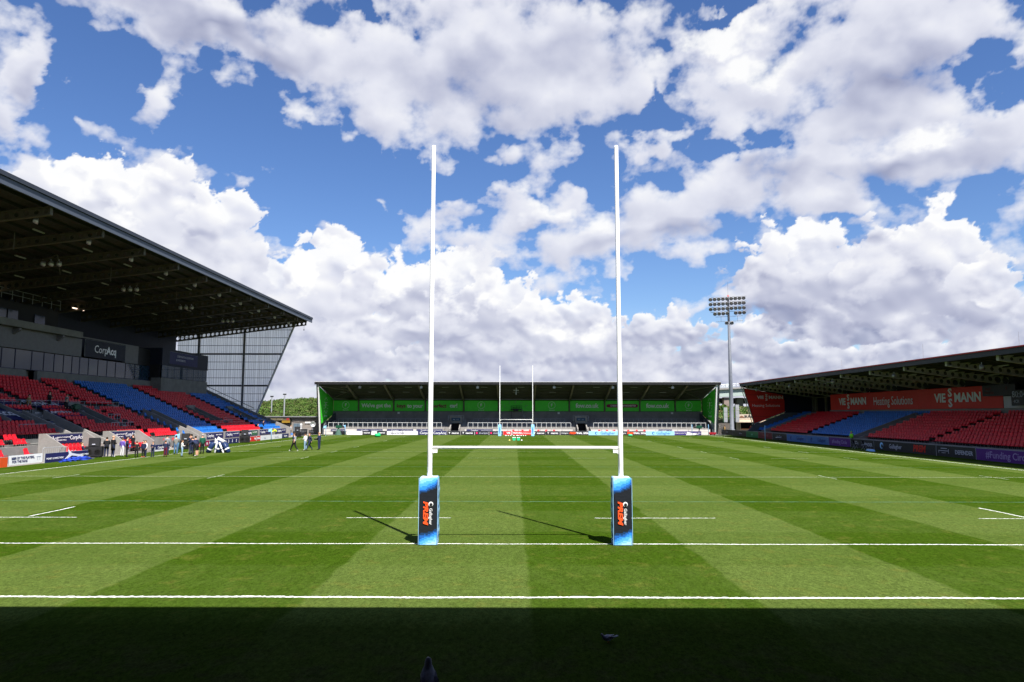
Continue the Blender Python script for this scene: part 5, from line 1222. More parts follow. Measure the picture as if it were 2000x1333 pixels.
for k in range(6): 
    q=k/6; MB().box(-.5+.8*(1-q)-.25 ,-.5+.8*(1-q)+.25,-.03,.03,2.0*q+.12,2.0*q+.16).build('rung',galv,t)
t=empty('red_barrow',(34.6,105.0,.02),0,'low dark red trolley behind the far right flag posts','trolley'); MB().prism([(-.5,.2),(.5,.2),(.65,.55),(-.65,.55)],'y',-.3,.3).build('tray',solid('dark red paint',(.25,.01,.02)),t)
for s in (-.35,.35): MB().lathe([(.12,-.03),(.14,0),(.12,.03)],(s,0,.14),10,'y').build('wheel',rubber,t)
for i,(x,y,s,lb) in enumerate(((-37.4,104.6,1.0,'black equipment case left of the far terrace corner'),(-36.2,105.0,.8,'black equipment case right of the taller one by the far terrace'),(-41.2,106.2,.9,'black equipment case by the blue door'))):
    t=empty('equipment_case',(x,y,.01),.2*i,lb,'equipment case','black equipment cases in the far left corner'); MB().box(-.5*s,.5*s,-.4*s,.4*s,.1,1.05*s).build('body',black,t,bevel=.03); MB().box(-.52*s,.52*s,-.42*s,.42*s,.7*s,.74*s).build('band',grey_steel,t)
    for a in (-.4,.4): MB().lathe([(.06,-.03),(.06,.03)],(a*s,-.3*s,.06),8,'y').build('castor',rubber,t)
t=empty('satellite_dish',(-36.3,106.2,1.0),.4,'small grey dish on a post beside the black side strut of the far terrace','dish'); MB().lathe([(.03,.12),(.3,.05),(.5,-.1),(.48,-.12),(.05,.02)],(0,0,.9),14,'y').build('dish',galv,t); MB().tube([(0,.05,-1),(0,.05,.9)],.04,6).build('post',grey_steel,t)
for x,y,lb,mt in ((-38.9,105.8,'crumpled white sheet on the paving in the far left corner',whitep),(-40.3,105.2,'blue folded cloth on the paving in the far left corner',midblue)):
    bm=bmesh.new(); bmesh.ops.create_icosphere(bm,subdivisions=3,radius=1)
    for v in bm.verts:
        n=.5+.5*math.sin(v.co.x*7+v.co.y*9); v.co=Vector((v.co.x*.9,v.co.y*.5,max(v.co.z,0)*.45))*(.7+.5*n)
    me=bpy.data.meshes.new('cloth'); bm.to_mesh(me); bm.free(); me.materials.append(mt); o=mobj('crumpled_sheet',me); o.location=(x,y,.0); tag(o,lb,'sheet')

# ================================================================ floodlight mast, bridge, buildings, hills
t=empty('floodlight_mast',(39.0,108.0,0),0,'tall grey floodlight mast with four rows of lamps between the two stands at right','floodlight mast')
MB().lathe([(.55,0),(.55,.9),(.50,1.0),(.38,1.05),(.35,8),(.22,20.6)],(0,0,0),16).build('pole',M('mast steel',(.11,.12,.145),.55),t,smooth=True)
MB().lathe([(.20,20.6),(.22,20.9),(.16,25.2)],(0,0,0),10).build('pole_head',M('dark mast steel',(.06,.065,.08),.5),t)
MB().tube([(0,0,25.2),(0,0,28)],.015,5).build('lightning_rod',black,t); MB().box(-.12,.12,-.12,.12,25.3,25.55).build('beacon',solid('pink beacon',(.7,.15,.15)),t)
_f=MB(); _f.lathe([(.04,.28),(.16,.26),(.30,.05),(.36,-.18),(.34,-.2),(.25,-.02)],(0,0,0),12,'y'); LM=_f.mesh('lamp',[M('grey lamp shell',(.30,.30,.32),.35,metal=.2,var=.05,spec=.5)])
for r,(z,n0,n1) in enumerate(((24.9,-5,4),(24.0,-5,4),(23.1,-5,4),(22.2,-4,4))):
    tilt=.055
    a,b=(-4.2*.78,4.3*.78)
    MB().tube([(a,.0,z+a*tilt+.3),(b,.0,z+b*tilt+.3)],.035,6).build('arm',black,t)
    for k in range(n0,n1):
        if r==3 and k==0: continue
        x=(k+.5)*.76+.1; o=mobj('lamp',LM,t); o.location=(x,-.25,z+x*tilt); o.rotation_euler=(.55,0,-.25)
for z,a in ((21.6,-2.4),(20.7,-2.3)):
    MB().tube([(a,0,z+a*.05),(2.6,0,z+.13)],.03,6).build('arm',black,t)
for x in (-1.4,1.6): MB().tube([(x,0,20.7),(x,0,21.65)],.02,5).build('upright_bar',black,t)
for x in (-.5,.45): o=mobj('lamp',LM,t); o.location=(x,-.2,20.4); o.rotation_euler=(.5,0,0)
for x,z0,z1 in ((-1.15,2.3,5.0),(.98,2.3,5.5)):
    for k in range(3): MB().box(x-.32,x+.32,-.3,.3,z0+(z1-z0)*k/3+.02,z0+(z1-z0)*(k+1)/3-.02).build('antenna_box',M('pale grey cover',(.25,.26,.28),.5),t)
# motorway bridge
t=empty('motorway_bridge',(110,300,0),0,'high motorway bridge on concrete piers beyond the right corner','bridge')
def bp_(n,m,mt): o=m.build(n,mt,t); o.data.transform(Matrix.Translation(-t.location)); return o
def bz(x): return 14.6+(x-92)*.055
for x0,x1 in ((60,200),):
    for k in range(7):
        a=60+20*k;b=a+20
        bp_('girder',MB().add([(a,300,bz(a)-3.2),(b,300,bz(b)-3.2),(b,312,bz(b)-3.2),(a,312,bz(a)-3.2),(a,300,bz(a)),(b,300,bz(b)),(b,312,bz(b)),(a,312,bz(a))],[(0,3,2,1),(4,5,6,7),(0,1,5,4),(1,2,6,5),(2,3,7,6),(3,0,4,7)]),M('pale green grey girder',(.30,.36,.34),.6))
        bp_('deck_edge',MB().add([(a,299,bz(a)+.02),(b,299,bz(b)+.02),(b,299.9,bz(b)+.02),(a,299.9,bz(a)+.02),(a,299,bz(a)+.7),(b,299,bz(b)+.7),(b,299.9,bz(b)+.7),(a,299.9,bz(a)+.7)],[(0,3,2,1),(4,5,6,7),(0,1,5,4),(1,2,6,5),(2,3,7,6),(3,0,4,7)]),concrete)
        mm=MB()
        for j in range(8): x=a+j*2.5; mm.box(x-.06,x+.06,299.3,299.45,bz(x)+.7,bz(x)+2.4)
        mm.tube([(a,299.4,bz(a)+2.3),(b,299.4,bz(b)+2.3)],.06,5); mm.tube([(a,299.4,bz(a)+1.6),(b,299.4,bz(b)+1.6)],.04,5); bp_('parapet_rail',mm,galv)
for x in (96.5,135): 
    bp_('pier',MB().prism([(x-2.2,-1),(x+2.2,-1),(x+1.9,11.3),(x-1.9,11.3)],'y',301,304),M('brown grey pier concrete',(.20,.155,.14),.85,var=.2,scale=.4))
    bp_('pier',MB().prism([(x+6,-1),(x+9,-1),(x+9,11.3),(x+6,11.3)],'y',308,311),dark_concrete)
bp_('underside',B(62,198,312.2,318,8.6,11.2),black)  # black box hung behind the deck, standing in for the shade beneath it
# corner buildings
def brick_mat(name,c1,c2,mort,sc_=1.):
    m=bpy.data.materials.new(name); m.use_nodes=True; T=NT(m.node_tree); b=m.node_tree.nodes['Principled BSDF']
    n=T.new('ShaderNodeTexBrick'); p=T.pos(); x,y,z=T.sep(p); T.put(n.inputs['Vector'],T.comb(T.m('ADD',x,y),z,0.)); n.inputs['Scale'].default_value=sc_
    n.inputs['Color1'].default_value=(*c1,1); n.inputs['Color2'].default_value=(*c2,1); n.inputs['Mortar'].default_value=(*mort,1); n.inputs['Brick Width'].default_value=.45; n.inputs['Row Height'].default_value=.2; n.inputs['Mortar Size'].default_value=.014
    T.put(b.inputs['Base Color'],T.mix(T.mr(T.noise(p,1.3,4,.6),.3,.7,.0,.5),n.outputs[0],mort)); b.inputs['Roughness'].default_value=.9; T.put(b.inputs['Normal'],T.bump(n.outputs['Fac'],.4,.02)); return m
brk=brick_mat('grey brown blockwork',(.20,.175,.16),(.26,.225,.205),(.16,.145,.135))
t=empty('brick_building',(-42,112,0),0,'low grey brick building with a blue door between the main stand and far terrace','building')
def b2(n,m,mt,bevel=0): o=m.build(n,mt,t,bevel=bevel); o.data.transform(Matrix.Translation(-t.location)); return o
b2('wall',B(-41.9,-36.9,112,118,0,3.0),brk); b2('wall',B(-55,-43.8,113.2,118,0,3.0),M('dark recess wall',(.04,.038,.036),.8)); b2('roof',B(-55,-36.8,111.7,118.4,3.0,3.25),M('dark roof edge',(.035,.035,.04),.6)); b2('gutter',B(-55,-36.8,111.58,111.7,3.12,3.3),galv)
b2('door',B(-41.5,-39.9,111.9,111.98,0,1.95),M('slate blue door',(.10,.14,.18),.5)); b2('door_frame',B(-40.72,-40.68,111.86,111.9,0,1.95),black)
b2('sign_band',B(-47.5,-42.2,111.75,111.9,2.5,2.98),solid('dull olive sign',(.10,.085,.06))); text('WEST STAND',.4,(-44.6,111.72,2.74),(1,0,0),(0,0,1),solid('dull gold lettering',(.28,.24,.14)),t)
b2('sign_end',B(-42.8,-42.3,111.7,111.74,2.52,2.96),solid('dull red square',(.28,.03,.03)))
b2('gate_pillar',B(-43.7,-42.0,111.7,112,0,2.55),black); b2('gate_sign',B(-43.6,-42.1,111.55,111.68,2.05,2.5),solid('ochre sign',(.25,.15,.02))); b2('light_box',B(-39.35,-38.35,111.86,111.98,1.98,2.25),whitep)
mm=MB(); mm.tube([(-41.9,111.93,2.35),(-40.7,111.92,2.28),(-39.6,111.92,2.38),(-38.3,111.92,2.4),(-36.9,111.92,2.15)],.035,6); b2('cable',mm,black)
b2('wall_grille',B(-37.9,-37.6,111.92,111.98,1.2,1.6),grey_steel)
for x0 in (-40.4,-39.2,-38.0):
    mm=MB(); mm.tube([(x0,108.6,0),(x0,108.6,1.05),(x0+1.1,108.6,1.05),(x0+1.1,108.6,0)],.02,6)
    for k in range(8): mm.tube([(x0+.13*k+.1,108.6,.1),(x0+.13*k+.1,108.6,1.05)],.008,4)
    tag(mm.build('crowd_barrier',grey_steel),('left','middle','right')[int((x0+40.5)/1.2)]+' steel crowd barrier in front of the blue door of the brick building','barrier','barriers by the brick building')
t=empty('brown_bin',(-41.9,108.2,0),0,'brown litter bin beside the gate pillar in the far left corner','bin'); MB().lathe([(.28,0),(.32,.2),(.32,1.0),(.26,1.12)],(0,0,0),12).build('body',M('rust brown paint',(.12,.04,.025),.6),t); MB().lathe([(.34,1.0),(.34,1.06)],(0,0,0),12).build('rim',black,t)
t=empty('patio_heater',(-38.9,107.9,0),0,'tall white wrapped post beside the brick building','wrapped post'); MB().lathe([(.22,0),(.26,.3),(.16,1.2),(.24,1.8),(.10,2.0)],(0,0,0),10).build('wrap',M('grey white wrap',(.42,.42,.43),.5,bump=.4),t)
t=empty('corner_wall',(39,113,0),0,'grey block wall and shutter in the far right corner below the embankment','building')
def b3(n,m,mt): o=m.build(n,mt,t); o.data.transform(Matrix.Translation(-t.location)); return o
b3('wall',B(35.2,37.6,112.2,113,0,2.75),brick_mat('pale blockwork',(.30,.28,.27),(.36,.34,.33),(.24,.22,.21))); b3('wall',B(37.7,40.8,112.6,113,0,2.7),brk)
for k in range(9): b3('shutter_slat',B(37.9,40.7,112.5,112.58,.05+k*.27,.29+k*.27),M('brown grey shutter',(.11,.095,.09),.6))
b3('coping',B(35.1,40.9,112.1,113.1,2.76,2.95),black)
t=empty('burger_kiosk',(44,111,0),0,'cream burger kiosk with an open hatch behind the floodlight mast','kiosk')
def b4(n,m,mt): o=m.build(n,mt,t); o.data.transform(Matrix.Translation(-t.location)); return o
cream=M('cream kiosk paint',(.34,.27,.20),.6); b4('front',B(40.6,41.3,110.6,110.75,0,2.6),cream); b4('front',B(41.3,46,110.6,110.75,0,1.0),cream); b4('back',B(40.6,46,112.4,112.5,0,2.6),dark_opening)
b4('counter',B(41.3,46,110.3,110.6,1.0,1.08),M('brown counter',(.16,.07,.03),.5)); b4('canopy',MB().prism([(109.6,2.35),(110.6,2.75),(112.5,2.75),(112.5,2.6),(110.6,2.6),(109.6,2.25)],'x',40.5,46),cream); b4('fascia_sign',B(40.8,46,110.55,110.62,2.78,3.75),M('cream sign board',(.40,.34,.27),.6)); 
text('BURGER & BAR',.62,(44.2,110.52,3.3),(1,0,0),(0,0,1),black_board,t,.03)
mm=MB(); mm.prism([(41.1,3.1),(42.1,3.1),(41.9,3.35),(41.6,3.5),(41.3,3.35)],'y',110.50,110.55); b4('burger_mark',mm,M('brown print',(.16,.08,.05),.6))
b4('side_post',B(41.2,41.35,110.4,110.6,0,2.6),cream)
for x,z0,lb in ((-80.6,9.2,'grey lighting column on the left in front of the green hill'),(-73.8,9.7,'grey lighting column on the right in front of the green hill')):
    y=214 if x<-75 else 206
    t=empty('lighting_column',(x*1.0,y,0),0,lb,'lighting column','lighting columns before the green hill'); MB().tube([(0,0,0),(0,0,z0)],.22,8).build('pole',galv,t); MB().box(-.5,.5,-.2,.2,z0,z0+.4).build('lamp_head',black,t)
# hills
def hill(name,cx,cy,rx,ry,h,prof,seed,mat):
    N=70;V=[];F=[]
    rnd=random.Random(seed)
    for j in range(N+1):
        for i in range(N+1):
            u=-1+2*i/N;v=-1+2*j/N
            q=max(0,1-abs(u)**2.6)*max(0,1-abs(v)**2)
            z=h*q**.8*prof(u)+ (math.sin(u*23+v*7)*math.sin(v*19+u*5)*.45+rnd.uniform(-.25,.25))*(q>.02)
            V.append((cx+u*rx,cy+v*ry,z-.2))
    for j in range(N):
        for i in range(N):
            a=j*(N+1)+i;F.append((a,a+1,a+N+2,a+N+1))
    me=bpy.data.meshes.new(name); me.from_pydata(V,[],F); me.materials.append(mat); me.update()
    return tag(mobj(name,me),kind='structure')
def foliage(name,pts,size,mats,seed,kind='stuff'):
    """clumps of small leaf faces standing on the given points"""
    r=random.Random(seed); V=[];F=[];MI=[]
    for (x,y,z,s) in pts:
        n=int(56*s)+12; mi=r.choice(range(len(mats)))
        for k in range(n):
            a=r.uniform(0,6.283); b=math.acos(r.uniform(-.1,1)); rr=s*(.72+.4*r.random())
            c=(x+rr*math.sin(b)*math.cos(a),y+rr*math.sin(b)*math.sin(a),z+rr*.85*math.cos(b))
            d=Vector((r.gauss(0,1),r.gauss(0,1),r.gauss(0,1))).normalized(); e=d.orthogonal().normalized(); g=d.cross(e); q=size*r.uniform(.6,1.3)
            i=len(V); V+=[tuple(Vector(c)+e*q),tuple(Vector(c)+g*q*.8),tuple(Vector(c)-e*q),tuple(Vector(c)-g*q*.8)]; F.append((i,i+1,i+2,i+3)); MI.append(mi if r.random()<.8 else r.randrange(len(mats)))
    me=bpy.data.meshes.new(name); me.from_pydata(V,[],F); [me.materials.append(m) for m in mats]; me.polygons.foreach_set('material_index',MI); me.update()
    o=mobj(name,me)
    if kind: tag(o,kind=kind)
    return o
earth=M('scrub floor',(.045,.06,.02),.9,var=.3,scale=.3)
def leaf(n,c): return M(n,c,.7,var=.3,scale=.6)
greens=[leaf('leaf green',(.06,.115,.018)),leaf('yellow green leaf',(.085,.13,.026)),leaf('deep green leaf',(.045,.085,.015)),leaf('olive leaf',(.08,.085,.03))]
def prof1(u): return 1.0 if u>-.35 else max(.1,1-(-.35-u)*1.05)
hill('hill',-66,262,62,58,9.0,lambda u:1-.10*abs(u-.1),3,earth)
pts=[];r=random.Random(5)
for k in range(2100):
    u=r.uniform(-.75,.75);v=r.uniform(-.98,.25); q=max(0,1-abs(u)**2.6)*max(0,1-abs(v)**2); z=9.0*q**.8*(1-.10*abs(u-.1)); pts.append((-66+u*62,262+v*58,z,r.uniform(.7,1.9)))
foliage('hill_shrubs',pts,.20,greens,8)
hill('embankment',92,262,62,60,5.4,lambda u:1.,4,earth)
pts=[]
for k in range(1900):
    u=r.uniform(-.9,.1);v=r.uniform(-.98,.2); q=max(0,1-abs(u)**2.6)*max(0,1-abs(v)**2); z=5.4*q**.8; pts.append((92+u*62,262+v*60,z,r.uniform(.6,1.7)))
foliage('embankment_shrubs',pts,.24,[leaf('dry grass green',(.14,.135,.05)),leaf('pale leaf',(.17,.155,.08)),greens[0],greens[2]],9)
# a few trees at the left foot of the embankment, seen between mast and terrace
def tree(name,x,y,h,cr,label,mats,seed):
    t=empty(name,(x,y,0),0,label,'tree','trees beyond the far right corner')
    MB().tube([(0,0,0),(.1,0,h*.4),(0,.1,h*.7)],[.3,.2,.08],8).build('trunk',M('bark',(.06,.045,.03),.9),t)
    for a in (0,2.1,4.2): MB().tube([(0,0,h*.35),(math.cos(a)*cr*.6,math.sin(a)*cr*.6,h*.7)],[.12,.04],6).build('limb',M('bark',(.06,.045,.03),.9),t)
    rr=random.Random(seed); P=[(rr.gauss(0,cr*.45),rr.gauss(0,cr*.45),h*.7+rr.gauss(0,h*.16),rr.uniform(.6,1.2)) for _ in range(45)]
    o=foliage('crown',P,.3,mats,seed,None); o.parent=t
tree('tree',71.5,232,7.0,2.4,'green tree right of the far terrace, under the bridge',greens[:3],11)
tree('tree',66,236,6.2,2.4,'lower green tree half hidden by the far terrace roof strut',greens[:3],12)
tree('tree',84,226,5.0,2.2,'pale shrubby tree right of the floodlight mast',[greens[3],greens[1],greens[0]],13)

# ================================================================ people
def person_mesh(J,reg,mats,key):
    """one continuous body grown from a jointed skeleton; faces get the colour of the body region they lie on"""
    V=[];E=[];Rr=[];names={}
    for n,(p,r_) in J.items(): names[n]=len(V); V.append(p); Rr.append((r_[0]*1.22,r_[1]*1.22) if n not in('head0','head','crown','neck','haL','haR','toL','toR') else (r_[0]*1.1,r_[1]*1.1))
    for a,b in SKEL: E.append((names[a],names[b]))
    me=bpy.data.meshes.new('body'); me.from_pydata(V,E,[]); o=bpy.data.objects.new('body',me); col.objects.link(o)
    md=o.modifiers.new('skin','SKIN'); md.use_smooth_shade=True; sd=o.modifiers.new('sub','SUBSURF'); sd.levels=1; sd.render_levels=1
    if not me.skin_vertices: me.attributes
    for i,sv in enumerate(me.skin_vertices[0].data): sv.radius=Rr[i] if isinstance(Rr[i],tuple) else (Rr[i],Rr[i]); sv.use_root=(i==names['pelvis'])
    dg=bpy.context.evaluated_depsgraph_get(); ev=o.evaluated_get(dg); nm=bpy.data.meshes.new_from_object(ev,depsgraph=dg)
    bpy.data.objects.remove(o); bpy.data.meshes.remove(me)
    nm.materials.clear(); [nm.materials.append(m) for m in mats]
    seg=[(Vector(J[a][0]),Vector(J[b][0]),reg.get((a,b),reg.get(b,0))) for a,b in SKEL]
    for p in nm.polygons:
        c=p.center; best=9;bi=0
        for a,b,m_ in seg:
            d=b-a; t_=max(0,min(1,(c-a).dot(d)/max(d.length_squared,1e-9))); q=(c-(a+d*t_)).length
            if q<best: best=q;bi=m_
        p.material_index=bi; p.use_smooth=True
    return nm
SKEL=[('pelvis','waist'),('waist','chest'),('chest','neck0'),('neck0','neck'),('neck','head0'),('head0','head'),('head','crown'),
 ('chest','shL'),('shL','elL'),('elL','wrL'),('wrL','haL'),('chest','shR'),('shR','elR'),('elR','wrR'),('wrR','haR'),
 ('pelvis','hiL'),('hiL','knL'),('knL','anL'),('anL','toL'),('pelvis','hiR'),('hiR','knR'),('knR','anR'),('anR','toR')]
def pose(kind,s=0):
    k=lambda p,r_:(p,r_)
    J={'pelvis':k((0,0,.96),(.15,.11)),'waist':k((0,0,1.10),(.135,.10)),'chest':k((0,.0,1.33),(.17,.115)),'neck0':k((0,0,1.47),(.10,.08)),'neck':k((0,.01,1.53),(.055,.055)),
     'head0':k((0,.02,1.60),(.075,.085)),'head':k((0,.02,1.68),(.08,.095)),'crown':k((0,.01,1.74),(.05,.06)),
     'shL':k((-.20,0,1.43),(.065,.065)),'elL':k((-.27,-.02,1.16),(.047,.047)),'wrL':k((-.27,.06,.92),(.034,.034)),'haL':k((-.265,.10,.83),(.036,.022)),
     'shR':k((.20,0,1.43),(.065,.065)),'elR':k((.27,-.02,1.16),(.047,.047)),'wrR':k((.27,.06,.92),(.034,.034)),'haR':k((.265,.10,.83),(.036,.022)),
     'hiL':k((-.10,0,.90),(.095,.10)),'knL':k((-.11,.01,.50),(.062,.065)),'anL':k((-.12,-.02,.09),(.042,.045)),'toL':k((-.13,.14,.045),(.042,.034)),
     'hiR':k((.10,0,.90),(.095,.10)),'knR':k((.11,.01,.50),(.062,.065)),'anR':k((.12,-.02,.09),(.042,.045)),'toR':k((.13,.14,.045),(.042,.034))}
    def mv(n,p): J[n]=(p,J[n][1])
    if kind=='walk':
        mv('knL',(-.10,.20,.52)); mv('anL',(-.10,.33,.13)); mv('toL',(-.11,.50,.10)); mv('knR',(.10,-.08,.50)); mv('anR',(.11,-.36,.16)); mv('toR',(.11,-.26,.05))
        mv('elL',(-.26,-.13,1.17)); mv('wrL',(-.25,-.12,.93)); mv('haL',(-.25,-.09,.84)); mv('elR',(.26,.08,1.17)); mv('wrR',(.24,.24,.98)); mv('haR',(.23,.30,.92))
    if kind=='cross':
        mv('elL',(-.27,.04,1.16)); mv('wrL',(-.05,.20,1.20)); mv('haL',(.06,.21,1.23)); mv('elR',(.27,.04,1.16)); mv('wrR',(.05,.22,1.14)); mv('haR',(-.06,.23,1.13))
    if kind=='hold':
        mv('elL',(-.26,.02,1.15)); mv('wrL',(-.12,.25,1.16)); mv('haL',(-.06,.31,1.19)); mv('elR',(.26,.02,1.15)); mv('wrR',(.12,.25,1.16)); mv('haR',(.06,.31,1.19))
    if kind=='raise':
        mv('elL',(-.34,.10,1.25)); mv('wrL',(-.22,.22,1.42)); mv('haL',(-.15,.24,1.50))
    if kind=='spread':
        mv('elL',(-.38,.04,1.20)); mv('wrL',(-.52,.14,1.12)); mv('haL',(-.60,.16,1.12)); mv('elR',(.38,.04,1.20)); mv('wrR',(.52,.14,1.12)); mv('haR',(.60,.16,1.12))
    if kind=='sit' or kind=='recline':
        b=-.35 if kind=='recline' else -.05
        for n in ('waist','chest','neck0','neck','head0','head','crown','shL','shR'):
            p=J[n][0]; h=p[2]-.96; mv(n,(p[0],p[1]+b*h*.9,.50+h*(.94 if kind=='recline' else 1)))
        mv('pelvis',(0,0,.50)); mv('hiL',(-.10,.05,.48)); mv('hiR',(.10,.05,.48))
        f=.46 if kind=='sit' else .50
        mv('knL',(-.12,f,.50)); mv('knR',(.12,f,.50))
        if kind=='sit': mv('anL',(-.12,.46,.09)); mv('toL',(-.13,.62,.045)); mv('anR',(.12,.44,.09)); mv('toR',(.13,.60,.045))
        else: mv('anL',(-.12,.88,.16)); mv('toL',(-.14,.95,.28)); mv('anR',(.10,.90,.16)); mv('toR',(.12,.97,.28))
        c=J['shL'][0]
        mv('elL',(-.26,c[1]+.10,c[2]-.25)); mv('wrL',(-.14,c[1]+.30,c[2]-.30)); mv('haL',(-.06,c[1]+.34,c[2]-.30))
        mv('elR',(.26,c[1]+.10,c[2]-.25)); mv('wrR',(.14,c[1]+.30,c[2]-.32)); mv('haR',(.06,c[1]+.34,c[2]-.32))
    if kind=='bend':
        for n in ('waist','chest','neck0','neck','head0','head','crown','shL','shR'):
            p=J[n][0]; h=p[2]-.96; a=.75; mv(n,(p[0],p[1]*.7+h*math.sin(a),.96+h*math.cos(a)))
        c=J['shL'][0]; mv('elL',(-.2,c[1]+.16,c[2]-.22)); mv('wrL',(-.12,c[1]+.36,c[2]-.28)); mv('haL',(-.08,c[1]+.43,c[2]-.28)); mv('elR',(.2,c[1]+.16,c[2]-.22)); mv('wrR',(.12,c[1]+.36,c[2]-.28)); mv('haR',(.08,c[1]+.43,c[2]-.28))
    return J
def person(x,y,rz,h,kind,top,legs,hair,label,z=.03,sleeve=1,lower=1,shoe=None,coat=None,hairlen=0,group=None,bulk=1.,bag=None,stripes=None):
    """top/legs/hair are materials; sleeve 0 = bare forearms; lower 0 = bare calves; coat = length of a coat below the waist"""
    J=pose(kind)
    if bulk!=1.: J={n:(p,(r_[0]*bulk,r_[1]*bulk) if n in('pelvis','waist','chest','shL','shR','elL','elR') else r_) for n,(p,r_) in J.items()}
    reg={}
    SK,TP,LG,SH=0,1,2,3
    for a,b in SKEL:
        m_=TP
        if b in('neck','head0','head','crown'): m_=SK
        if b in('haL','haR'): m_=SK
        if b in('wrL','wrR'): m_=TP if sleeve else SK
        if b in('hiL','hiR','knL','knR'): m_=LG
        if b in('anL','anR'): m_=LG if lower else SK
        if b in('toL','toR'): m_=SH
        reg[(a,b)]=m_
    s=h/1.78
    t=empty('person',(x,y,z),rz,label,'person',group)
    me=person_mesh(J,reg,[skin,top,legs,shoe or black],kind); o=mobj('body',me,t); o.scale=(s,s,s)
    hd=Vector(J['head'][0])
    bm=bmesh.new(); bmesh.ops.create_uvsphere(bm,u_segments=12,v_segments=8,radius=1)
    for v in bm.verts:
        c=v.co; back=c.y<.25
        v.co=Vector((c.x*.098,c.y*.112-.018,c.z*.10+.03)) if (back or c.z>.35) else Vector((c.x*.07,c.y*.06-.01,c.z*.06+.04))
        if hairlen and c.z<0 and back: v.co.z-=hairlen*(-c.z)
    hm=bpy.data.meshes.new('hair'); bm.to_mesh(hm); bm.free(); hm.materials.append(hair); hm.polygons.foreach_set('use_smooth',[True]*len(hm.polygons))
    ho=mobj('hair',hm,t); ho.location=hd*s; ho.scale=(s,s,s)
    # nose and brow give the head a front
    nb=MB().prism([(-.015,-.02),(.015,-.02),(.006,.03),(-.006,.03)],'y',.095,.125); no=nb.build('nose',skin,t); no.location=hd*s; no.scale=(s,s,s)
    if coat:
        m=MB(); c=Vector(J['waist'][0]); m.lathe([(.20,.96-coat),(.19,1.0),(.175,1.15)],(0,0,0),12); V=[(a*1.0,b*.78,cc) for a,b,cc in m.v]; m.v=V; co=m.build('coat_skirt',top,t,smooth=True); co.scale=(s,s,s)
    if stripes:
        m=MB()
        for k in range(5):
            zz=1.02+k*.095; w=.163+.008*k; mm_=MB(); mm_.lathe([(w*bulk,zz),(w*1.02*bulk,zz+.022),(w*bulk,zz+.045)],(0,0,0),14); q=[(a*1.03,b*.80,c) for a,b,c in mm_.v]; mm_.v=q
            so_=mm_.build('stripe',stripes,t); so_.scale=(s,s,s)
    if bag:
        bo=B(-.16,.16,.16,.30,.86,1.10).build('bucket' if bag=='bucket' else 'bag',bagm if bag!='bucket' else midblue,t,bevel=.02); bo.scale=(s,s,s)
        if bag!='bucket': bo.location=(.2*s,-.35*s,-.15*s)
    return t
bagm=solid('dark bag cloth',(.02,.02,.025),.7)
c_navy=solid('navy cloth',(.018,.025,.06),.8); c_black=solid('black cloth',(.012,.012,.014),.85); c_white=solid('white cloth',(.6,.6,.62),.8); c_grey=solid('grey knit',(.18,.19,.21),.85); c_jean=solid('blue denim',(.08,.15,.28),.8); c_ljean=solid('light denim',(.22,.33,.46),.8); c_mar=solid('maroon cloth',(.10,.01,.025),.8); c_red=solid('red cloth',(.5,.02,.03),.8); c_green=solid('dark green cloth',(.01,.08,.05),.8); c_pur=solid('purple cloth',(.12,.08,.35),.8); c_tan=solid('tan cloth',(.22,.14,.05),.8); c_khaki=solid('stone grey trousers',(.17,.17,.16),.8); c_yel=solid('high visibility yellow',(.62,.80,.05),.7); c_lime=solid('high visibility lime',(.22,.75,.03),.7)
h_dk=solid('dark hair',(.02,.013,.008),.7); h_br=solid('brown hair',(.09,.045,.02),.7); h_bl=solid('blond hair',(.35,.22,.10),.7); h_gr=solid('grey hair',(.28,.26,.25),.7); h_bald=skin
G='people gathered at the left touchline'
person(-35.9,41.3,.6,1.68,'cross',c_black,c_navy,h_dk,'person in a black hooded coat with crossed arms beside the loudspeaker stack',coat=.18,group=G,bulk=1.2)
person(-35.0,40.7,-.5,1.80,'hold',c_black,c_navy,h_bald,'tall person in a long black coat and white trainers',coat=.38,shoe=c_white,group=G,bulk=1.2)
person(-34.7,41.6,-.2,1.60,'stand',c_pur,c_white,h_br,'person in a purple and white top behind the long black coat',shoe=c_white,group=G,bulk=1.05)
person(-33.9,40.9,-1.2,1.72,'hold',c_navy,c_black,h_dk,'long haired person in a navy suit holding a small blue bucket',hairlen=.35,bag='bucket',group=G)
person(-32.9,40.6,.4,1.35,'stand',c_black,c_black,h_br,'child in black at the left end of the row of children',group=G)
person(-32.5,41.3,2.6,1.40,'stand',c_white,c_navy,h_br,'child in a white top half hidden behind the others',group=G)
person(-32.15,40.3,3.0,1.42,'stand',c_navy,c_black,h_dk,'child in a navy shirt and socks with a white number on the back',stripes=None,lower=1,shoe=solid('orange shoe',(.5,.12,.06)),group=G)
person(-31.7,41.0,3.1,1.30,'hold',c_navy,c_navy,h_br,'child in navy with a white chest mark, middle of the row',group=G)
person(-31.9,43.9,.0,1.80,'spread' if 0 else 'stand',c_grey,c_navy,h_dk,'person in a grey jumper standing behind the children',shoe=solid('brown shoe',(.14,.06,.03)),group=G,bulk=1.15)
person(-31.6,45.0,.3,1.72,'hold',c_khaki,c_jean,h_dk,'person in jeans half hidden behind the grey jumper',group=G)
person(-30.7,41.2,.1,1.40,'spread',c_navy,c_mar,h_br,'child in navy with arms spread and maroon trousers',group=G)
person(-30.9,46.3,-.8,1.80,'stand',c_navy,c_khaki,h_dk,'person in a navy jacket and stone coloured trousers at the back of the group',group=G,bulk=1.1)
person(-29.4,41.5,-.9,1.42,'hold',c_white,c_ljean,h_br,'long haired child in a white sleeved top and light wide jeans',hairlen=.25,group=G)
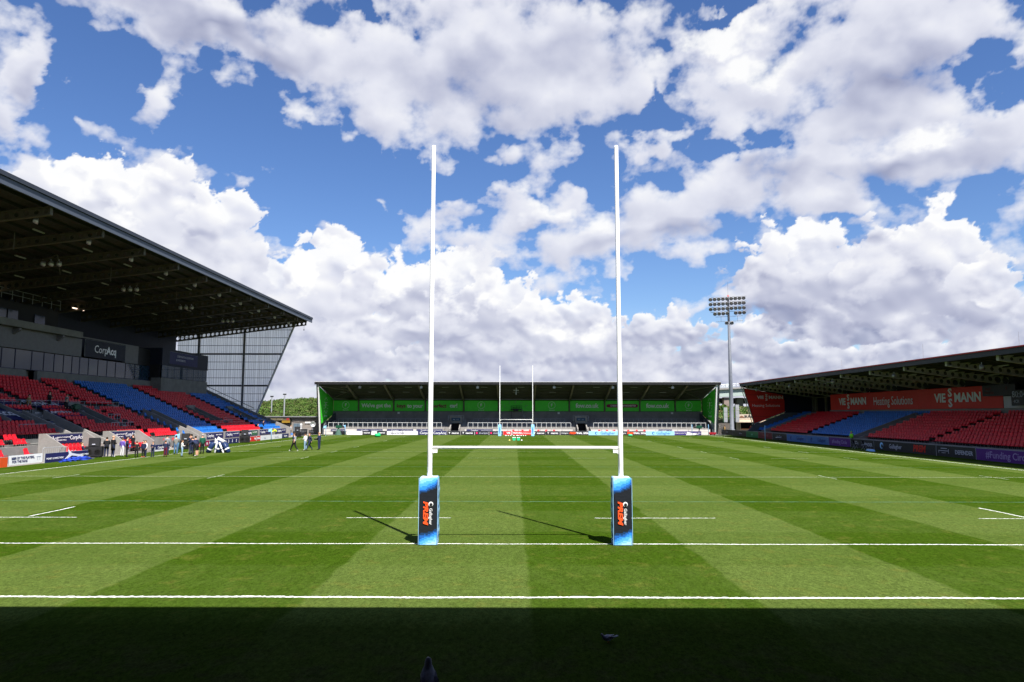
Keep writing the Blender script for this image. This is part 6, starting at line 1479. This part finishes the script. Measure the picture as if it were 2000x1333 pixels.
person(-30.0,44.6,1.2,1.86,'hold',c_navy,c_navy,h_dk,'tall dark haired person in a dark suit facing the coach',group=G)
person(-29.6,46.0,.9,1.80,'stand',c_green,c_black,h_gr,'grey haired person in a dark green jacket behind the group',group=G,bulk=1.1)
person(-29.0,43.2,.6,1.72,'stand',c_navy,c_black,h_dk,'dark clothed person between the suit and the coach in shorts',group=G)
person(-28.3,42.0,1.5,1.84,'bend',c_navy,c_black,h_dk,'coach in a navy jacket and shorts bending forward with bare legs',lower=0,shoe=c_white,coat=None,group=G,bulk=1.25)
person(-37.6,47.2,-1.5,1.60,'sit',c_red,c_white,h_bl,'fair haired person in red and white sitting in the right dugout',z=.0,group=None)
person(-37.3,48.2,1.4,1.65,'hold',c_black,c_black,h_dk,'person in black at the edge of the right dugout, next to the fair haired one',z=.1)
person(-37.3,40.4,-.9,1.80,'recline',c_navy,c_navy,h_br,'person in a navy tracksuit leaning back on the red seats of the left dugout',z=.0)
# walkers
person(-22.2,50.0,1.35,1.82,'walk',c_navy,c_black,h_br,'walking person in a navy and white hooped rugby shirt and white shoes',shoe=c_white,stripes=c_white,sleeve=0,bulk=1.1)
person(-21.7,52.1,1.2,1.74,'hold',c_white,c_ljean,h_dk,'dark haired person with a camera walking in light jeans',shoe=c_white)
person(-21.2,51.8,2.2,1.76,'walk',c_navy,c_navy,h_br,'person in a navy coat with a shoulder bag, seen from behind',coat=.2,bag='bag',bulk=1.1)
t=person(-20.7,53.6,1.3,1.80,'hold',c_navy,c_navy,h_bald,'bald cameraman in navy carrying a black camera across his waist',bulk=1.15)
m=MB(); m.box(-.45,.35,.18,.34,1.02,1.16); m.tube([(.35,.26,1.08),(.62,.26,1.05)],.05,8); m.build('camera',black,t)
person(-36.9,88.6,2.3,1.78,'bend',c_yel,c_navy,h_dk,'steward in a fluorescent yellow jacket bending behind the left boards',bulk=1.25)
person(-39.9,84.8+4.2,-1.4,1.70,'sit',c_black,c_black,h_dk,'dark clothed person sitting in the front rows left of the one holding a phone',z=.95,bulk=1.15)
person(-40.3,92.4,-1.4,1.72,'hold',c_black,c_black,h_dk,'person in black standing in the front rows and holding up a phone',z=.95)
person(-43.4,90.9,-1.4,1.70,'sit',c_black,c_black,h_dk,'dark clothed person sitting beside the farthest vomitory of the main stand',z=2.6,bulk=1.2)
person(-40.6,107.4,-1.3,1.66,'raise',c_white,c_black,h_bl,'fair haired person in a white shirt and black trousers by the brick building')
person(39.1,62.6,1.7,1.78,'hold',c_lime,c_black,solid('lime cap',(.2,.6,.05)),'steward in a fluorescent lime jacket behind the right boards',z=.02,bulk=1.35)
person(-46.2,46.0,-1.5,1.80,'stand',c_tan,c_black,h_dk,'person in a tan jacket standing on the steps above the players tunnel',z=3.75,bulk=1.1)
person(-46.5,49.4,-1.5,1.84,'hold',c_black,c_black,h_dk,'person in a dark suit and white shirt above the players tunnel',z=4.1,bulk=1.15)
person(-45.1,49.9,-1.5,1.80,'stand',c_black,c_black,h_dk,'person in black leaning on the rail above the players tunnel',z=3.45,bulk=1.2)
person(-46.4,52.0,-1.5,1.76,'stand',c_khaki,c_black,h_br,'person in a grey brown top right of the others above the tunnel',z=4.0)
person(37.9,108.9,.5,1.68,'hold',c_tan,c_black,h_br,'person in a pale brown top left of the floodlight mast foot')
person(43.5,111.4,3.,1.70,'stand',c_red,c_black,h_dk,'person in a red top inside the burger kiosk')
t=empty('television_camera',(-44.6,50.6,3.2),-1.5,'television camera on the platform above the players tunnel','television camera')
MB().prism([(-.6,1.0),(.5,1.0),(.55,1.35),(-.1,1.55),(-.6,1.4)],'y',-.22,.22).build('rain_cover',gc,t,bevel=.04); MB().lathe([(.10,0),(.12,.5)],(.5,0,1.18),10,'x').build('lens',black,t); MB().lathe([(.25,0),(.08,.1),(.08,1.0)],(0,0,0),8).build('pedestal',black,t)
t=empty('camera_platform',(-44.2,48.6,3.1),0,'black draped camera platform beside the players tunnel','platform'); MB().prism([(-.9,-.9),(.9,-.9),(.9,.1),(-.9,.1)],'y',-2.9,2.6).build('drape',black,t)

# ================================================================ pigeons
def pigeon(loc,rz,pitch,label,body_c,wing_c):
    t=empty('pigeon',loc,rz,label,'pigeon')
    bodym=M('pigeon '+str(body_c),body_c,.6,var=.2,scale=30); wm=M('pigeon wing '+str(wing_c),wing_c,.6,var=.2,scale=30); dk=M('pigeon dark bars',(.02,.02,.03),.5); pk=M('pigeon feet',(.35,.08,.06),.6)
    # body: one lofted surface from the tail over the back to the crown
    path=[((0,-.165,.085),.018,.010),((0,-.12,.10),.034,.022),((0,-.06,.115),.052,.045),((0,0,.125),.062,.060),((0,.05,.14),.060,.060),((0,.085,.17),.042,.044),((0,.10,.205),.028,.030),((0,.108,.232),.026,.027),((0,.120,.25),.021,.022),((0,.135,.247),.010,.010)]
    m=MB(); n=12; V=[]
    for i,((x,y,z),rw,rh) in enumerate(path):
        a=Vector(path[max(i-1,0)][0]);b=Vector(path[min(i+1,len(path)-1)][0]); d=(b-a).normalized(); u=Vector((1,0,0)); w=u.cross(d)*-1 if 0 else d.cross(u)
        for k in range(n):
            q=2*math.pi*k/n; V.append(Vector((x,y,z))+u*rw*math.cos(q)+w*rh*math.sin(q))
    F=[(i*n+k,i*n+(k+1)%n,(i+1)*n+(k+1)%n,(i+1)*n+k) for i in range(len(path)-1) for k in range(n)]+[tuple(range(n)),tuple((len(path)-1)*n+k for k in range(n))]
    m.add(V,F); bo=m.build('body',bodym,t,smooth=True)
    tl_=MB(); tl_.prism([(-.02,-.13),(.02,-.13),(.034,-.26),(-.034,-.26)],'z',.075,.083); tl_.build('tail',wm,t)
    MB().tube([(0,.135,.245),(0,.158,.236)],[.007,.002],6).build('beak',dk,t)
    for s in (-1,1):
        w=MB(); pts=[(.07,.145),(.055,.17),(-.02,.172),(-.11,.135),(-.20,.105),(-.12,.095),(-.02,.085),(.05,.10)]
        V=[(s*(.048+.016*math.sin((i/8)*3.1)) ,a,b) for i,(a,b) in enumerate(pts)]+[(s*(.036),a,b) for a,b in pts]
        k=len(pts); w.add(V,[tuple(range(k)),tuple(range(k,2*k))[::-1]]+[(i,(i+1)%k,(i+1)%k+k,i+k) for i in range(k)]); w.build('wing',wm,t)
        for y0 in (-.05,-.09): MB().prism([(y0,.10),(y0+.015,.10),(y0+.03,.155),(y0+.015,.155)],'x',s*.062,s*.068).build('wing_bar',dk,t)
        MB().lathe([(.004,0),(.004,.003)],(s*.024,.118,.243),6,'x').build('eye',pk,t)
        lg=MB(); lg.tube([(s*.025,.01,.08),(s*.025,.015,.0)],.006,5)
        for a in (-.5,0,.5,3.1): lg.tube([(s*.025,.015,.004),(s*.025+.028*math.sin(a),.015+.028*math.cos(a),.003)],.003,4)
        lg.build('leg',pk,t)
    t.rotation_euler=(pitch,0,rz); return t
_pg=pigeon((1.25,-8.9,.015),1.95,-.30,'pigeon walking on the shaded grass right of the middle',(.10,.10,.14),(.20,.20,.24)); _pg.scale=(.85,.72,.8)
_pg=pigeon((-1.13,-14.1,1.205),.25,.45,'pigeon perched at the bottom edge of the picture, seen from behind',(.13,.13,.16),(.06,.06,.09)); _pg.scale=(1.25,1,1.05)
